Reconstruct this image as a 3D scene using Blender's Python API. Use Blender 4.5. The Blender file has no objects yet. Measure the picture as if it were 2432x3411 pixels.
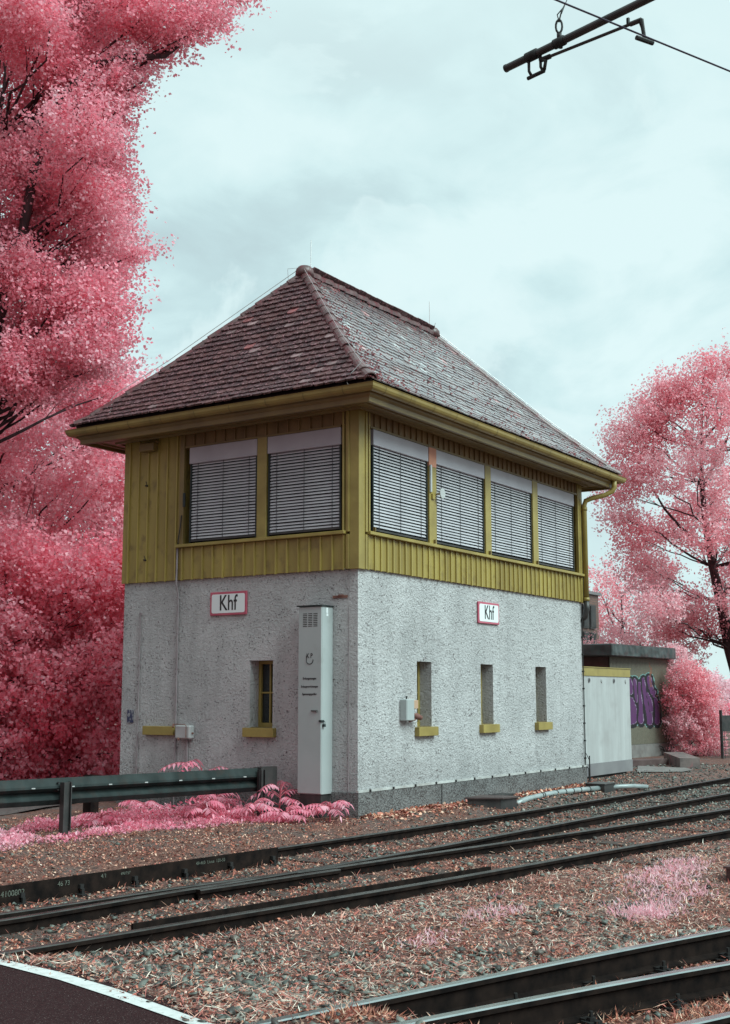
import bpy, bmesh, math, random
import numpy as np
from mathutils import Vector, Matrix

# ------------------------------------------------------------------ camera, world, sun, exposure
sc = bpy.context.scene
COL = sc.collection
cam_d = bpy.data.cameras.new("camera"); cam = bpy.data.objects.new("camera", cam_d); COL.objects.link(cam)
sc.camera = cam
CAM = Vector((-13.569, -8.9535, 1.5258)); AZ = math.radians(33.093); PITCH = 0.146
cam.location = CAM
fwd = Vector((math.cos(AZ)*math.cos(PITCH), math.sin(AZ)*math.cos(PITCH), math.sin(PITCH)))
cam.rotation_euler = fwd.to_track_quat('-Z', 'Y').to_euler()
cam_d.sensor_fit = 'VERTICAL'; cam_d.sensor_height = 36.0; cam_d.lens = 4177.7/3411*36.0
cam_d.clip_start = 0.1; cam_d.clip_end = 2000

SUN_DIR = Vector((0.0, -0.86, 0.84)).normalized()      # towards the light
sun_d = bpy.data.lights.new("sun", 'SUN'); sun = bpy.data.objects.new("sun", sun_d); COL.objects.link(sun)
sun_d.energy = 4.0; sun_d.angle = math.radians(38); sun_d.color = (0.76, 1.0, 0.97)
sun.location = (0, -20, 30)
sun.rotation_euler = SUN_DIR.to_track_quat('Z', 'Y').to_euler()

world = bpy.data.worlds.new("World"); sc.world = world; world.use_nodes = True
wn = world.node_tree; wn.nodes.clear()
def N(nt, typ, **kw):
    n = nt.nodes.new(typ)
    for k, v in kw.items(): setattr(n, k, v)
    return n
L = lambda nt, a, b: nt.links.new(a, b)
def ramp(nt, fac, stops, interp='LINEAR'):
    r = N(nt, 'ShaderNodeValToRGB'); r.color_ramp.interpolation = interp
    els = r.color_ramp.elements
    while len(els) < len(stops): els.new(0.5)
    for e, (p, c) in zip(els, stops):
        e.position = p; e.color = (*c, 1) if len(c) == 3 else c
    L(nt, fac, r.inputs[0]); return r.outputs[0]
def noise(nt, vec, scale, detail=4, rough=0.55, dist=0.0):
    n = N(nt, 'ShaderNodeTexNoise'); n.inputs['Scale'].default_value = scale; n.inputs['Detail'].default_value = detail
    n.inputs['Roughness'].default_value = rough; n.inputs['Distortion'].default_value = dist
    if vec is not None: L(nt, vec, n.inputs['Vector'])
    return n.outputs['Fac']
def mixc(nt, fac, a, b, mode='MIX'):
    m = N(nt, 'ShaderNodeMix', data_type='RGBA', blend_type=mode)
    for s, v in ((0, fac), (6, a), (7, b)):
        if hasattr(v, 'links'): L(nt, v, m.inputs[s])
        else: m.inputs[s].default_value = v if s == 0 else ((*v, 1) if len(v) == 3 else v)
    return m.outputs[2]
def mth(nt, op, a, b=0.0, clamp=False):
    m = N(nt, 'ShaderNodeMath', operation=op); m.use_clamp = clamp
    for s, v in ((0, a), (1, b)):
        if hasattr(v, 'links'): L(nt, v, m.inputs[s])
        else: m.inputs[s].default_value = v
    return m.outputs[0]
def mapping(nt, vec, scale=(1, 1, 1), loc=(0, 0, 0), rot=(0, 0, 0)):
    m = N(nt, 'ShaderNodeMapping'); m.inputs['Scale'].default_value = scale; m.inputs['Location'].default_value = loc
    m.inputs['Rotation'].default_value = rot
    L(nt, vec, m.inputs['Vector']); return m.outputs[0]

tc = N(wn, 'ShaderNodeTexCoord').outputs['Generated']
sky = N(wn, 'ShaderNodeTexSky', sky_type='NISHITA'); sky.sun_disc = False
sky.sun_elevation = math.asin(SUN_DIR.z); sky.sun_rotation = math.atan2(SUN_DIR.x, SUN_DIR.y)
skyc = mixc(wn, 1.0, sky.outputs[0], (0.10, 0.10, 0.10), 'MULTIPLY')
sep = N(wn, 'ShaderNodeSeparateXYZ'); L(wn, tc, sep.inputs[0])
def cloudbank(scale, loc, thr, seed_rot, soft=0.16, dist=0.25):
    """billow edges: hard on the upper side, fading inwards"""
    v = mapping(wn, tc, (1.0, 1.0, 1.35), loc, (0, 0, seed_rot))
    n = noise(wn, v, scale, 8, 0.52, dist)
    return ramp(wn, n, [(thr, (0, 0, 0)), (thr+0.02, (0.8, 0.8, 0.8)), (thr+soft*0.5, (0.35, 0.35, 0.35)), (thr+soft, (0, 0, 0))])
big = noise(wn, mapping(wn, tc, (1.4, 1.4, 2.6), (1.2, 7.9, 4.3)), 2.6, 4, 0.5, 0.2)
fine = noise(wn, mapping(wn, tc, (1.0, 1.0, 1.8), (1.3, 0.4, 0.1)), 6.5, 9, 0.58, 0.4)
bill = mth(wn, 'ADD', mth(wn, 'MULTIPLY', big, 0.62), mth(wn, 'MULTIPLY', fine, 0.38))
cl1 = ramp(wn, bill, [(0.40, (0.53, 0.695, 0.72)), (0.46, (0.59, 0.79, 0.81)), (0.51, (0.69, 0.915, 0.925)), (0.58, (0.82, 1.02, 1.02))])
cl2 = mixc(wn, mth(wn, 'MULTIPLY', cloudbank(2.6, (9.1, 3.3, 1.6), 0.50, 0.0), 0.8), cl1, (0.83, 1.02, 1.02))
cl2 = mixc(wn, mth(wn, 'MULTIPLY', cloudbank(4.1, (3.3, 2.2, 5.9), 0.55, 0.7, 0.12), 0.6), cl2, (0.83, 1.02, 1.02))
up = ramp(wn, sep.outputs['Z'], [(0.0, (0.6, 0.6, 0.6)), (0.10, (0.25, 0.25, 0.25)), (0.2, (0.0, 0.0, 0.0)), (0.36, (0.10, 0.10, 0.10)), (0.46, (0.55, 0.55, 0.55)), (0.54, (0.92, 0.92, 0.92))])
cl3 = mixc(wn, up, cl2, (0.79, 1.0, 1.0))
final = mixc(wn, 0.9, skyc, cl3)
# sky dimmed and reddened low in unseen west, added to shade left wall
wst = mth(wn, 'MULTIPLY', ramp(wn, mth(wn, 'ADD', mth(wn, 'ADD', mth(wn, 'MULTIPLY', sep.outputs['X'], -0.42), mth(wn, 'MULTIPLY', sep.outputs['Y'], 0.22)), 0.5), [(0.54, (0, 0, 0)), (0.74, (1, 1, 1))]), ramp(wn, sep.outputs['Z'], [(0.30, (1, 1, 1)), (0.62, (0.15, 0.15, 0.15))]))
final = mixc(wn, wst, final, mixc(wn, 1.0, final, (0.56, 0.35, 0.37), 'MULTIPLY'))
bg = N(wn, 'ShaderNodeBackground'); bg.inputs['Strength'].default_value = 1.0
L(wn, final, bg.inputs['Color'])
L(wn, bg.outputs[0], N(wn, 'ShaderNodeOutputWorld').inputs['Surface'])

sc.view_settings.view_transform = 'Standard'; sc.view_settings.look = 'None'
sc.view_settings.exposure = 0.0; sc.view_settings.gamma = 1.0
sc.render.engine = 'CYCLES'
sc.cycles.max_bounces = 6; sc.cycles.diffuse_bounces = 4; sc.cycles.transmission_bounces = 4; sc.cycles.transparent_max_bounces = 4
sc.cycles.use_denoising = True

random.seed(11); RNG = np.random.default_rng(5)
R = random.uniform

# ------------------------------------------------------------------ materials
MATS = {}
def mat(name, c1, c2=None, scale=3.0, detail=5, lo=0.35, hi=0.65, rough=0.6, metal=0.0, bump=0.0, bscale=30.0, bdist=0.02,
        stain=None, sscale=2.0, slo=0.55, shi=0.7, stretch=(1, 1, 1), attr=None, ramp_attr=None, spec=0.5, coat=0.0, trans=0.0, bdetail=4, rough2=None):
    m = bpy.data.materials.new(name); m.use_nodes = True; nt = m.node_tree
    b = nt.nodes['Principled BSDF']; tcn = N(nt, 'ShaderNodeTexCoord').outputs['Object']
    v = mapping(nt, tcn, stretch)
    col = None
    if ramp_attr:
        a = N(nt, 'ShaderNodeAttribute'); a.attribute_name = 'tint'
        col = ramp(nt, a.outputs['Fac'], ramp_attr)
    elif attr:
        a = N(nt, 'ShaderNodeAttribute'); a.attribute_name = attr; col = a.outputs['Color']
    if c2 is not None:
        f = noise(nt, v, scale, detail)
        r = ramp(nt, f, [(lo, c1), (hi, c2)])
        col = r if col is None else mixc(nt, 1.0, col, r, 'MULTIPLY')
    if stain:
        f = ramp(nt, noise(nt, mapping(nt, tcn, (1, 1, 1), (5, 3, 1)), sscale, 6), [(slo, (0, 0, 0)), (shi, (1, 1, 1))])
        col = mixc(nt, f, col if col is not None else c1, stain)
    if col is None: b.inputs['Base Color'].default_value = (*c1, 1)
    else: L(nt, col, b.inputs['Base Color'])
    b.inputs['Roughness'].default_value = rough; b.inputs['Metallic'].default_value = metal
    b.inputs['Specular IOR Level'].default_value = spec; b.inputs['Coat Weight'].default_value = coat
    b.inputs['Coat Roughness'].default_value = 0.25
    if rough2 is not None:
        f = ramp(nt, noise(nt, mapping(nt, tcn, (1, 1, 1), (2, 7, 1)), scale*1.7, 4), [(0.4, (rough,)*3), (0.6, (rough2,)*3)])
        L(nt, f, b.inputs['Roughness'])
    if bump:
        bn = N(nt, 'ShaderNodeBump'); bn.inputs['Strength'].default_value = bump; bn.inputs['Distance'].default_value = bdist
        L(nt, noise(nt, v, bscale, bdetail, 0.6), bn.inputs['Height']); L(nt, bn.outputs[0], b.inputs['Normal'])
    if trans:
        out = nt.nodes['Material Output']; tr = N(nt, 'ShaderNodeBsdfTranslucent'); mx = N(nt, 'ShaderNodeMixShader')
        mx.inputs[0].default_value = trans
        if col is not None: L(nt, col, tr.inputs['Color'])
        else: tr.inputs['Color'].default_value = (*c1, 1)
        L(nt, b.outputs[0], mx.inputs[1]); L(nt, tr.outputs[0], mx.inputs[2]); L(nt, mx.outputs[0], out.inputs['Surface'])
    MATS[name] = m
    return m

def roughcast(name, base, base2, speck, thr=(0.60, 0.68)):
    m = bpy.data.materials.new(name); m.use_nodes = True; nt = m.node_tree
    b = nt.nodes['Principled BSDF']; o = N(nt, 'ShaderNodeTexCoord').outputs['Object']
    warp = mapping(nt, o, (1, 1, 1.25))
    c = ramp(nt, noise(nt, o, 1.1, 5), [(0.35, base), (0.65, base2)])
    streak = ramp(nt, noise(nt, mapping(nt, o, (2.2, 2.2, 0.35)), 1.6, 5, 0.6), [(0.45, (0, 0, 0)), (0.75, (1, 1, 1))])
    c = mixc(nt, mth(nt, 'MULTIPLY', streak, 0.55), c, tuple(q*0.70 for q in base))
    sp = N(nt, 'ShaderNodeSeparateXYZ'); L(nt, o, sp.inputs[0])      # mud splashed up from the ground, ragged
    zz = mth(nt, 'SUBTRACT', mth(nt, 'ADD', 0.25, mth(nt, 'MULTIPLY', noise(nt, o, 3.0, 6, 0.7), 1.1)), sp.outputs['Z'])
    c = mixc(nt, mth(nt, 'MULTIPLY', ramp(nt, zz, [(0.0, (0, 0, 0)), (0.45, (1, 1, 1))]), 0.5), c, tuple(q*0.6 for q in base))
    patch = ramp(nt, noise(nt, mapping(nt, o, (1, 1, 0.8), (3, 8, 2)), 0.9, 3, 0.5), [(0.50, (0, 0, 0)), (0.56, (1, 1, 1))])
    c = mixc(nt, mth(nt, 'MULTIPLY', patch, 0.16), c, tuple(q*0.7 for q in base))
    f1 = noise(nt, warp, 38, 3, 0.6, 0.6); f2 = noise(nt, warp, 6.0, 3, 0.6)
    dens = mth(nt, 'ADD', f1, mth(nt, 'MULTIPLY', mth(nt, 'SUBTRACT', f2, 0.5), 0.28))
    s = ramp(nt, dens, [(thr[0], (0, 0, 0)), (thr[1], (1, 1, 1))])
    c = mixc(nt, mth(nt, 'MULTIPLY', s, 0.92), c, speck)
    L(nt, c, b.inputs['Base Color']); b.inputs['Roughness'].default_value = 0.85
    bn = N(nt, 'ShaderNodeBump'); bn.inputs['Strength'].default_value = 0.85; bn.inputs['Distance'].default_value = 0.06
    hgt = mth(nt, 'SUBTRACT', noise(nt, warp, 24, 6, 0.68, 0.5), mth(nt, 'MULTIPLY', s, 0.35))
    L(nt, hgt, bn.inputs['Height']); L(nt, bn.outputs[0], b.inputs['Normal'])
    MATS[name] = m; return m

M_wall = roughcast('white_roughcast', (0.53, 0.505, 0.51), (0.63, 0.60, 0.605), (0.17, 0.13, 0.135))
M_plinth = roughcast('grey_roughcast', (0.24, 0.225, 0.225), (0.32, 0.30, 0.30), (0.09, 0.07, 0.07), (0.52, 0.62))
M_yel = mat('ochre_paint', (0.235, 0.163, 0.043), (0.37, 0.272, 0.072), 2.2, 7, rough=0.5, bump=0.15, bscale=18, stretch=(1, 1, 0.15), stain=(0.15, 0.095, 0.035), sscale=5.0, slo=0.54, shi=0.80)
M_yel2 = mat('ochre_batten_paint', (0.29, 0.21, 0.055), (0.42, 0.315, 0.082), 3.0, 6, rough=0.42, bump=0.1, bscale=22, stretch=(1, 1, 0.2))
M_trim = mat('ochre_trim_with_eave_shade', (0.15, 0.095, 0.033), (0.21, 0.14, 0.046), 2.0, 5, rough=0.4, stain=(0.18, 0.12, 0.035), sscale=4.0, slo=0.6, shi=0.85)  # ochre darkened so the cornice carries under-eave shade in its colour
M_mull = mat('ochre_mullion_paint', (0.26, 0.185, 0.050), (0.36, 0.265, 0.075), 3.0, 6, rough=0.42)
M_strip = mat('eave_shaded_brown_boards', (0.15, 0.085, 0.035), (0.22, 0.13, 0.05), 2.2, 6, rough=0.5, stretch=(1, 1, 0.2))  # brown board colour, darkened further for the shade under the eaves
M_salmon = mat('primer_pink_paint', (0.50, 0.20, 0.13), (0.56, 0.25, 0.16), 6.0, rough=0.6)
M_blind = mat('grey_aluminium_slats', (0.44, 0.41, 0.44), (0.52, 0.49, 0.52), 2.5, 4, rough=0.38, metal=0.0, coat=0.25)
M_box = mat('blind_box_grey', (0.35, 0.32, 0.36), (0.42, 0.39, 0.43), 1.6, 4, rough=0.4)
M_dark = mat('dark_gap', (0.02, 0.016, 0.016), rough=0.7)
M_cord = mat('black_cord', (0.04, 0.035, 0.04), rough=0.7)
M_glass = mat('dark_window_glass', (0.018, 0.02, 0.022), rough=0.06, spec=0.7)
M_room = mat('dim_room_plaster', (0.10, 0.09, 0.085), (0.16, 0.14, 0.13), 2.0, rough=0.9)
M_steel = mat('galvanised_steel', (0.014, 0.019, 0.019), (0.034, 0.042, 0.042), 5.0, 6, rough=0.5, metal=0.0, spec=0.25, stain=(0.06, 0.06, 0.058), sscale=7, slo=0.5, shi=0.8, stretch=(1, 1, 0.4))
M_beam = mat('weathered_beam_steel', (0.012, 0.017, 0.017), (0.030, 0.038, 0.038), 5.0, 6, rough=0.55, spec=0.15, stain=(0.035, 0.025, 0.022), sscale=7, slo=0.5, shi=0.8, stretch=(1, 1, 0.4))
M_dsteel = mat('dark_wet_steel', (0.035, 0.035, 0.035), (0.07, 0.06, 0.06), 6.0, 5, rough=0.45, metal=0.3)
M_cab = mat('grey_cabinet_paint', (0.36, 0.38, 0.38), (0.40, 0.42, 0.42), 1.5, 4, rough=0.36, coat=0.2, stain=(0.28, 0.28, 0.27), sscale=2.5, slo=0.6, shi=0.85)
M_ink = mat('black_lettering', (0.02, 0.016, 0.018), rough=0.5)
M_chalk = mat('pale_chalk', (0.16, 0.17, 0.14), (0.05, 0.05, 0.04), 90, 2, rough=0.9)
M_signw = mat('white_sign_enamel', (0.74, 0.76, 0.77), (0.80, 0.82, 0.83), 1.0, rough=0.25, coat=0.3)
M_signr = mat('red_sign_enamel', (0.46, 0.07, 0.12), (0.52, 0.10, 0.15), 4.0, rough=0.3, coat=0.3)
M_wire = mat('bright_wire', (0.50, 0.48, 0.48), rough=0.35, metal=0.6)
M_bolt = mat('dark_fitting', (0.022, 0.020, 0.020), rough=0.55, spec=0.3)
M_white = mat('white_plastic', (0.42, 0.41, 0.41), (0.48, 0.47, 0.47), 4, rough=0.4)
M_pipe = mat('grey_pvc_pipe', (0.24, 0.27, 0.27), (0.32, 0.36, 0.36), 5, rough=0.3, coat=0.3)
M_conduit = mat('painted_conduit', (0.26, 0.21, 0.22), (0.34, 0.29, 0.30), 6, rough=0.6)
M_rust = mat('rusty_steel', (0.15, 0.06, 0.05), (0.26, 0.12, 0.09), 12, rough=0.8)
M_blue = mat('blue_enamel', (0.03, 0.04, 0.09), (0.30, 0.30, 0.33), 16, 3, 0.5, 0.6, rough=0.3)
M_web = mat('rail_web_rust', (0.008, 0.006, 0.006), (0.022, 0.014, 0.012), 9, 5, rough=0.8, spec=0.05)
M_head = mat('dull_rail_head', (0.035, 0.03, 0.028), (0.075, 0.068, 0.064), 6, 5, rough=0.38, metal=0.3, stretch=(1, 1, 1))
M_shine = mat('polished_rail_head', (0.36, 0.41, 0.41), (0.48, 0.52, 0.52), 5, 4, rough=0.22, metal=0.85)
M_sleeper = mat('tarred_sleeper', (0.035, 0.025, 0.022), (0.09, 0.06, 0.05), 7, 6, rough=0.75, bump=0.3, bscale=40, stretch=(1, 4, 1))
M_conc = mat('weathered_concrete', (0.15, 0.13, 0.125), (0.22, 0.20, 0.19), 3, 6, rough=0.8, stain=(0.12, 0.09, 0.085), sscale=3, slo=0.5, shi=0.75, bump=0.2)
M_panel = mat('white_panel', (0.38, 0.37, 0.37), (0.46, 0.455, 0.455), 1.6, 6, rough=0.5, stretch=(3.5, 3.5, 0.35), stain=(0.33, 0.31, 0.31), sscale=2.2, slo=0.5, shi=0.8)
M_gpanel = mat('grey_panel', (0.17, 0.155, 0.165), (0.22, 0.205, 0.21), 1.5, 4, rough=0.55)
M_fascia = mat('dented_dark_fascia', (0.02, 0.026, 0.026), (0.05, 0.06, 0.06), 2.4, 3, rough=0.38, metal=0.0, coat=0.0, bump=0.5, bscale=3.0, bdist=0.15, bdetail=1)
M_brick = bpy.data.materials.new('brown_brick'); M_brick.use_nodes = True
_n = M_brick.node_tree; _o = N(_n, 'ShaderNodeTexCoord').outputs['Object']
_s = N(_n, 'ShaderNodeSeparateXYZ'); L(_n, _o, _s.inputs[0]); _c = N(_n, 'ShaderNodeCombineXYZ')
L(_n, mth(_n, 'ADD', _s.outputs['X'], _s.outputs['Y']), _c.inputs[0]); L(_n, _s.outputs['Z'], _c.inputs[1])
_b = N(_n, 'ShaderNodeTexBrick'); _b.inputs['Scale'].default_value = 1.0; _b.inputs['Brick Width'].default_value = 0.25; _b.inputs['Row Height'].default_value = 0.083
_b.inputs['Mortar Size'].default_value = 0.012
_b.inputs['Color1'].default_value = (0.20, 0.10, 0.075, 1); _b.inputs['Color2'].default_value = (0.13, 0.065, 0.05, 1); _b.inputs['Mortar'].default_value = (0.10, 0.07, 0.06, 1)
L(_n, _c.outputs[0], _b.inputs['Vector']); L(_n, _b.outputs['Color'], _n.nodes['Principled BSDF'].inputs['Base Color'])
M_trunk = mat('dark_bark', (0.030, 0.012, 0.015), (0.07, 0.035, 0.04), 9, 6, rough=0.85, bump=0.4, bscale=25, stretch=(1, 1, 0.3))
M_twig = mat('sumac_stem', (0.42, 0.07, 0.10), (0.5, 0.1, 0.13), 5, rough=0.6)
def leafmat(name, dark, mid, lite, trans=0.45, rough=0.5):
    return mat(name, (1, 1, 1), None, ramp_attr=[(0.0, dark), (0.5, mid), (1.0, lite)], rough=0.38, spec=0.6, trans=trans)
M_leafA = leafmat('infrared_pink_leaf', (0.92, 0.20, 0.28), (0.98, 0.39, 0.48), (0.98, 0.66, 0.72))
M_leafB = leafmat('pale_pink_leaf', (0.94, 0.26, 0.34), (0.98, 0.45, 0.53), (0.98, 0.68, 0.74))
M_leafC = leafmat('crimson_leaf', (0.92, 0.15, 0.23), (0.98, 0.34, 0.43), (0.98, 0.60, 0.67), trans=0.6)
M_leafD = leafmat('soft_pink_leaf', (0.94, 0.27, 0.33), (0.98, 0.48, 0.54), (0.98, 0.72, 0.76))
M_sumac = leafmat('magenta_sumac_leaf', (0.88, 0.15, 0.26), (0.97, 0.34, 0.45), (0.98, 0.56, 0.65))
M_litter = mat('leaf_litter', (1, 1, 1), None, attr='Col', rough=0.75)
M_stone = mat('slate_ballast', (0.75, 0.75, 0.75), (1.15, 1.15, 1.15), 30, 3, attr='Col', rough=0.45, bump=0.2, bscale=60)
M_tile = mat('wet_clay_tile', (1, 1, 1), (0.8, 0.78, 0.79), 9, 5, attr='Col', rough=0.16, rough2=0.34, bump=0.12, bscale=55, bdist=0.006,
             stain=(0.24, 0.10, 0.115), sscale=15, slo=0.64, shi=0.70, spec=0.8, coat=0.9)
M_tile2 = mat('mossy_clay_tile', (1, 1, 1), (0.55, 0.5, 0.52), 9, 5, attr='Col', rough=0.5, rough2=0.7, bump=0.35, bscale=55, bdist=0.01, stain=(0.30, 0.15, 0.17), sscale=26, slo=0.56, shi=0.63, spec=0.35)
M_ridge = mat('mossy_ridge_tile', (0.085, 0.042, 0.042), (0.17, 0.10, 0.10), 6, 5, rough=0.35, stain=(0.13, 0.032, 0.038), sscale=9, slo=0.48, shi=0.6, bump=0.3, bscale=40)
M_under = mat('roof_battens_dark', (0.04, 0.02, 0.022), rough=0.9)
M_rail_text = M_chalk

# ------------------------------------------------------------------ mesh helpers
class MB:
    def __init__(s): s.v = []; s.f = []; s.mi = []; s.cur = 0
    def add(s, vs, fs, mi=None):
        n = len(s.v); s.v += [tuple(p) for p in vs]; s.f += [tuple(i+n for i in f) for f in fs]; s.mi += [s.cur if mi is None else mi]*len(fs)
    def box(s, x0, x1, y0, y1, z0, z1, mi=None):
        s.add([(x0,y0,z0),(x1,y0,z0),(x1,y1,z0),(x0,y1,z0),(x0,y0,z1),(x1,y0,z1),(x1,y1,z1),(x0,y1,z1)],
              [(0,3,2,1),(4,5,6,7),(0,1,5,4),(1,2,6,5),(2,3,7,6),(3,0,4,7)], mi)
    def bar(s, p, q, w, h, mi=None, up=(0, 0, 1)):
        p = Vector(p); q = Vector(q); d = (q-p).normalized(); u = Vector(up)
        r = d.cross(u).normalized()*w/2; t = r.cross(d).normalized()*h/2
        s.add([p-r-t, p+r-t, p+r+t, p-r+t, q-r-t, q+r-t, q+r+t, q-r+t], [(0,1,2,3),(7,6,5,4),(0,4,5,1),(1,5,6,2),(2,6,7,3),(3,7,4,0)], mi)
    def tube(s, pts, rad, n=8, mi=None, caps=True):
        pts = [Vector(p) for p in pts]
        rad = rad if isinstance(rad, (list, tuple)) else [rad]*len(pts)
        vs = []; prev = None
        for i, p in enumerate(pts):
            d = (pts[min(i+1, len(pts)-1)] - pts[max(i-1, 0)]).normalized()
            if prev is None: a = d.cross(Vector((0, 0, 1)) if abs(d.z) < 0.9 else Vector((1, 0, 0))).normalized()
            else: a = (prev - d*prev.dot(d)).normalized()
            prev = a; b = d.cross(a)
            for k in range(n):
                t = 2*math.pi*k/n; vs.append(p + (a*math.cos(t)+b*math.sin(t))*rad[i])
        fs = [(i*n+k, i*n+(k+1) % n, (i+1)*n+(k+1) % n, (i+1)*n+k) for i in range(len(pts)-1) for k in range(n)]
        if caps: fs += [tuple(range(n-1, -1, -1)), tuple((len(pts)-1)*n+k for k in range(n))]
        s.add(vs, fs, mi)
    def sweep(s, prof, pts, mi=None, up=Vector((0, 0, 1)), closed_prof=True, mis=None):
        """profile (side, height) swept along a polyline"""
        pts = [Vector(p) for p in pts]; n = len(prof); vs = []
        for i, p in enumerate(pts):
            d = (pts[min(i+1, len(pts)-1)] - pts[max(i-1, 0)]).normalized(); r = d.cross(up).normalized()
            vs += [p + r*a + up*b for a, b in prof]
        m0 = len(s.v); s.v += [tuple(p) for p in vs]
        for i in range(len(pts)-1):
            for k in range(n if closed_prof else n-1):
                k2 = (k+1) % n
                s.f.append((m0+i*n+k, m0+i*n+k2, m0+(i+1)*n+k2, m0+(i+1)*n+k)); s.mi.append(mis[k] if mis else (mi or 0))
        if closed_prof:
            s.f.append(tuple(m0+k for k in range(n-1, -1, -1))); s.mi.append(mi or 0)
            s.f.append(tuple(m0+(len(pts)-1)*n+k for k in range(n))); s.mi.append(mi or 0)
    def obj(s, name, mats, parent=None, smooth=False, bevel=0.0, recalc=True):
        me = bpy.data.meshes.new(name)
        off = Vector((0, 0, 0))
        if parent is not None: 
            q = parent
            while q is not None: off += q.location; q = q.parent
        me.from_pydata([(x-off.x, y-off.y, z-off.z) for x, y, z in s.v], [], s.f)
        for m in (mats if isinstance(mats, (list, tuple)) else [mats]): me.materials.append(m)
        me.polygons.foreach_set('material_index', s.mi)
        if recalc:
            bm = bmesh.new(); bm.from_mesh(me); bmesh.ops.recalc_face_normals(bm, faces=bm.faces); bm.to_mesh(me); bm.free()
        me.polygons.foreach_set('use_smooth', [smooth]*len(me.polygons)); me.update()
        o = bpy.data.objects.new(name, me); COL.objects.link(o)
        if parent is not None: o.parent = parent
        if bevel:
            b = o.modifiers.new('bevel', 'BEVEL'); b.width = bevel; b.segments = 1; b.limit_method = 'ANGLE'
        return o
def npmesh(name, verts, nper, matl, parent=None, attrs=None, faces=None):
    """verts (N*nper,3); each group of nper vertices is one polygon (or faces template)"""
    me = bpy.data.meshes.new(name); nv = len(verts)
    if faces is None:
        nf = nv//nper; idx = np.arange(nv, dtype=np.int32); fl = nper
    else:
        ng = nv//nper; t = np.array(faces, dtype=np.int32); fl = t.shape[1]
        idx = (t[None] + (np.arange(ng, dtype=np.int32)*nper)[:, None, None]).reshape(-1); nf = len(idx)//fl
    me.vertices.add(nv); me.vertices.foreach_set('co', np.asarray(verts, np.float32).reshape(-1))
    me.loops.add(len(idx)); me.loops.foreach_set('vertex_index', idx)
    me.polygons.add(nf); me.polygons.foreach_set('loop_start', np.arange(0, len(idx), fl, dtype=np.int32))
    me.polygons.foreach_set('loop_total', np.full(nf, fl, np.int32))
    for k, (typ, data) in (attrs or {}).items():
        a = me.attributes.new(k, typ, 'POINT')
        a.data.foreach_set('value' if typ == 'FLOAT' else 'color', np.asarray(data, np.float32).reshape(-1))
    me.materials.append(matl); me.update(calc_edges=True); me.validate()
    o = bpy.data.objects.new(name, me); COL.objects.link(o)
    if parent is not None: o.parent = parent
    return o
def tag(o, label=None, cat=None, group=None, kind=None):
    if label: o['label'] = label
    if cat: o['category'] = cat
    if group: o['group'] = group
    if kind: o['kind'] = kind
    return o
def thing(name, loc, label, cat, group=None):
    o = bpy.data.objects.new(name, None); o.empty_display_size = 0.2; COL.objects.link(o); o.location = loc
    return tag(o, label, cat, group)
def text_mesh(name, body, size, loc, face, matl, parent, sx=1.0, align='CENTER', ext=0.0015, bold=0.0):
    cu = bpy.data.curves.new(name, 'FONT'); cu.body = body; cu.size = size; cu.align_x = align; cu.align_y = 'CENTER'; cu.extrude = ext; cu.offset = bold
    t = bpy.data.objects.new(name+'_c', cu); COL.objects.link(t)
    bpy.context.view_layer.update()
    me = bpy.data.meshes.new_from_object(t.evaluated_get(bpy.context.evaluated_depsgraph_get()))
    bpy.data.objects.remove(t); bpy.data.curves.remove(cu)
    right, nrm = {'R': (Vector((1, 0, 0)), Vector((0, -1, 0))), 'L': (Vector((0, -1, 0)), Vector((-1, 0, 0)))}[face] if isinstance(face, str) else face
    upv = nrm.cross(right).normalized()
    off = Vector((0, 0, 0)); q = parent
    while q is not None: off += q.location; q = q.parent
    for v in me.vertices:
        v.co = Vector(loc) - off + right*v.co.x*sx + upv*v.co.y + nrm*v.co.z
    me.materials.clear(); me.materials.append(matl)
    o = bpy.data.objects.new(name, me); COL.objects.link(o); o.parent = parent
    return o
def FM(face):      # maps (along, out, z) of a facade to the world
    return (lambda a, o, z: (a, -o, z)) if face == 'R' else (lambda a, o, z: (-o, a, z))
def fbox(mb, face, a0, a1, o0, o1, z0, z1, mi=None):
    if face == 'R': mb.box(a0, a1, -o1, -o0, z0, z1, mi)
    else: mb.box(-o1, -o0, a0, a1, z0, z1, mi)
def smooth01(t): t = np.clip(t, 0, 1); return t*t*(3-2*t)
LOBES = {}
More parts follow.
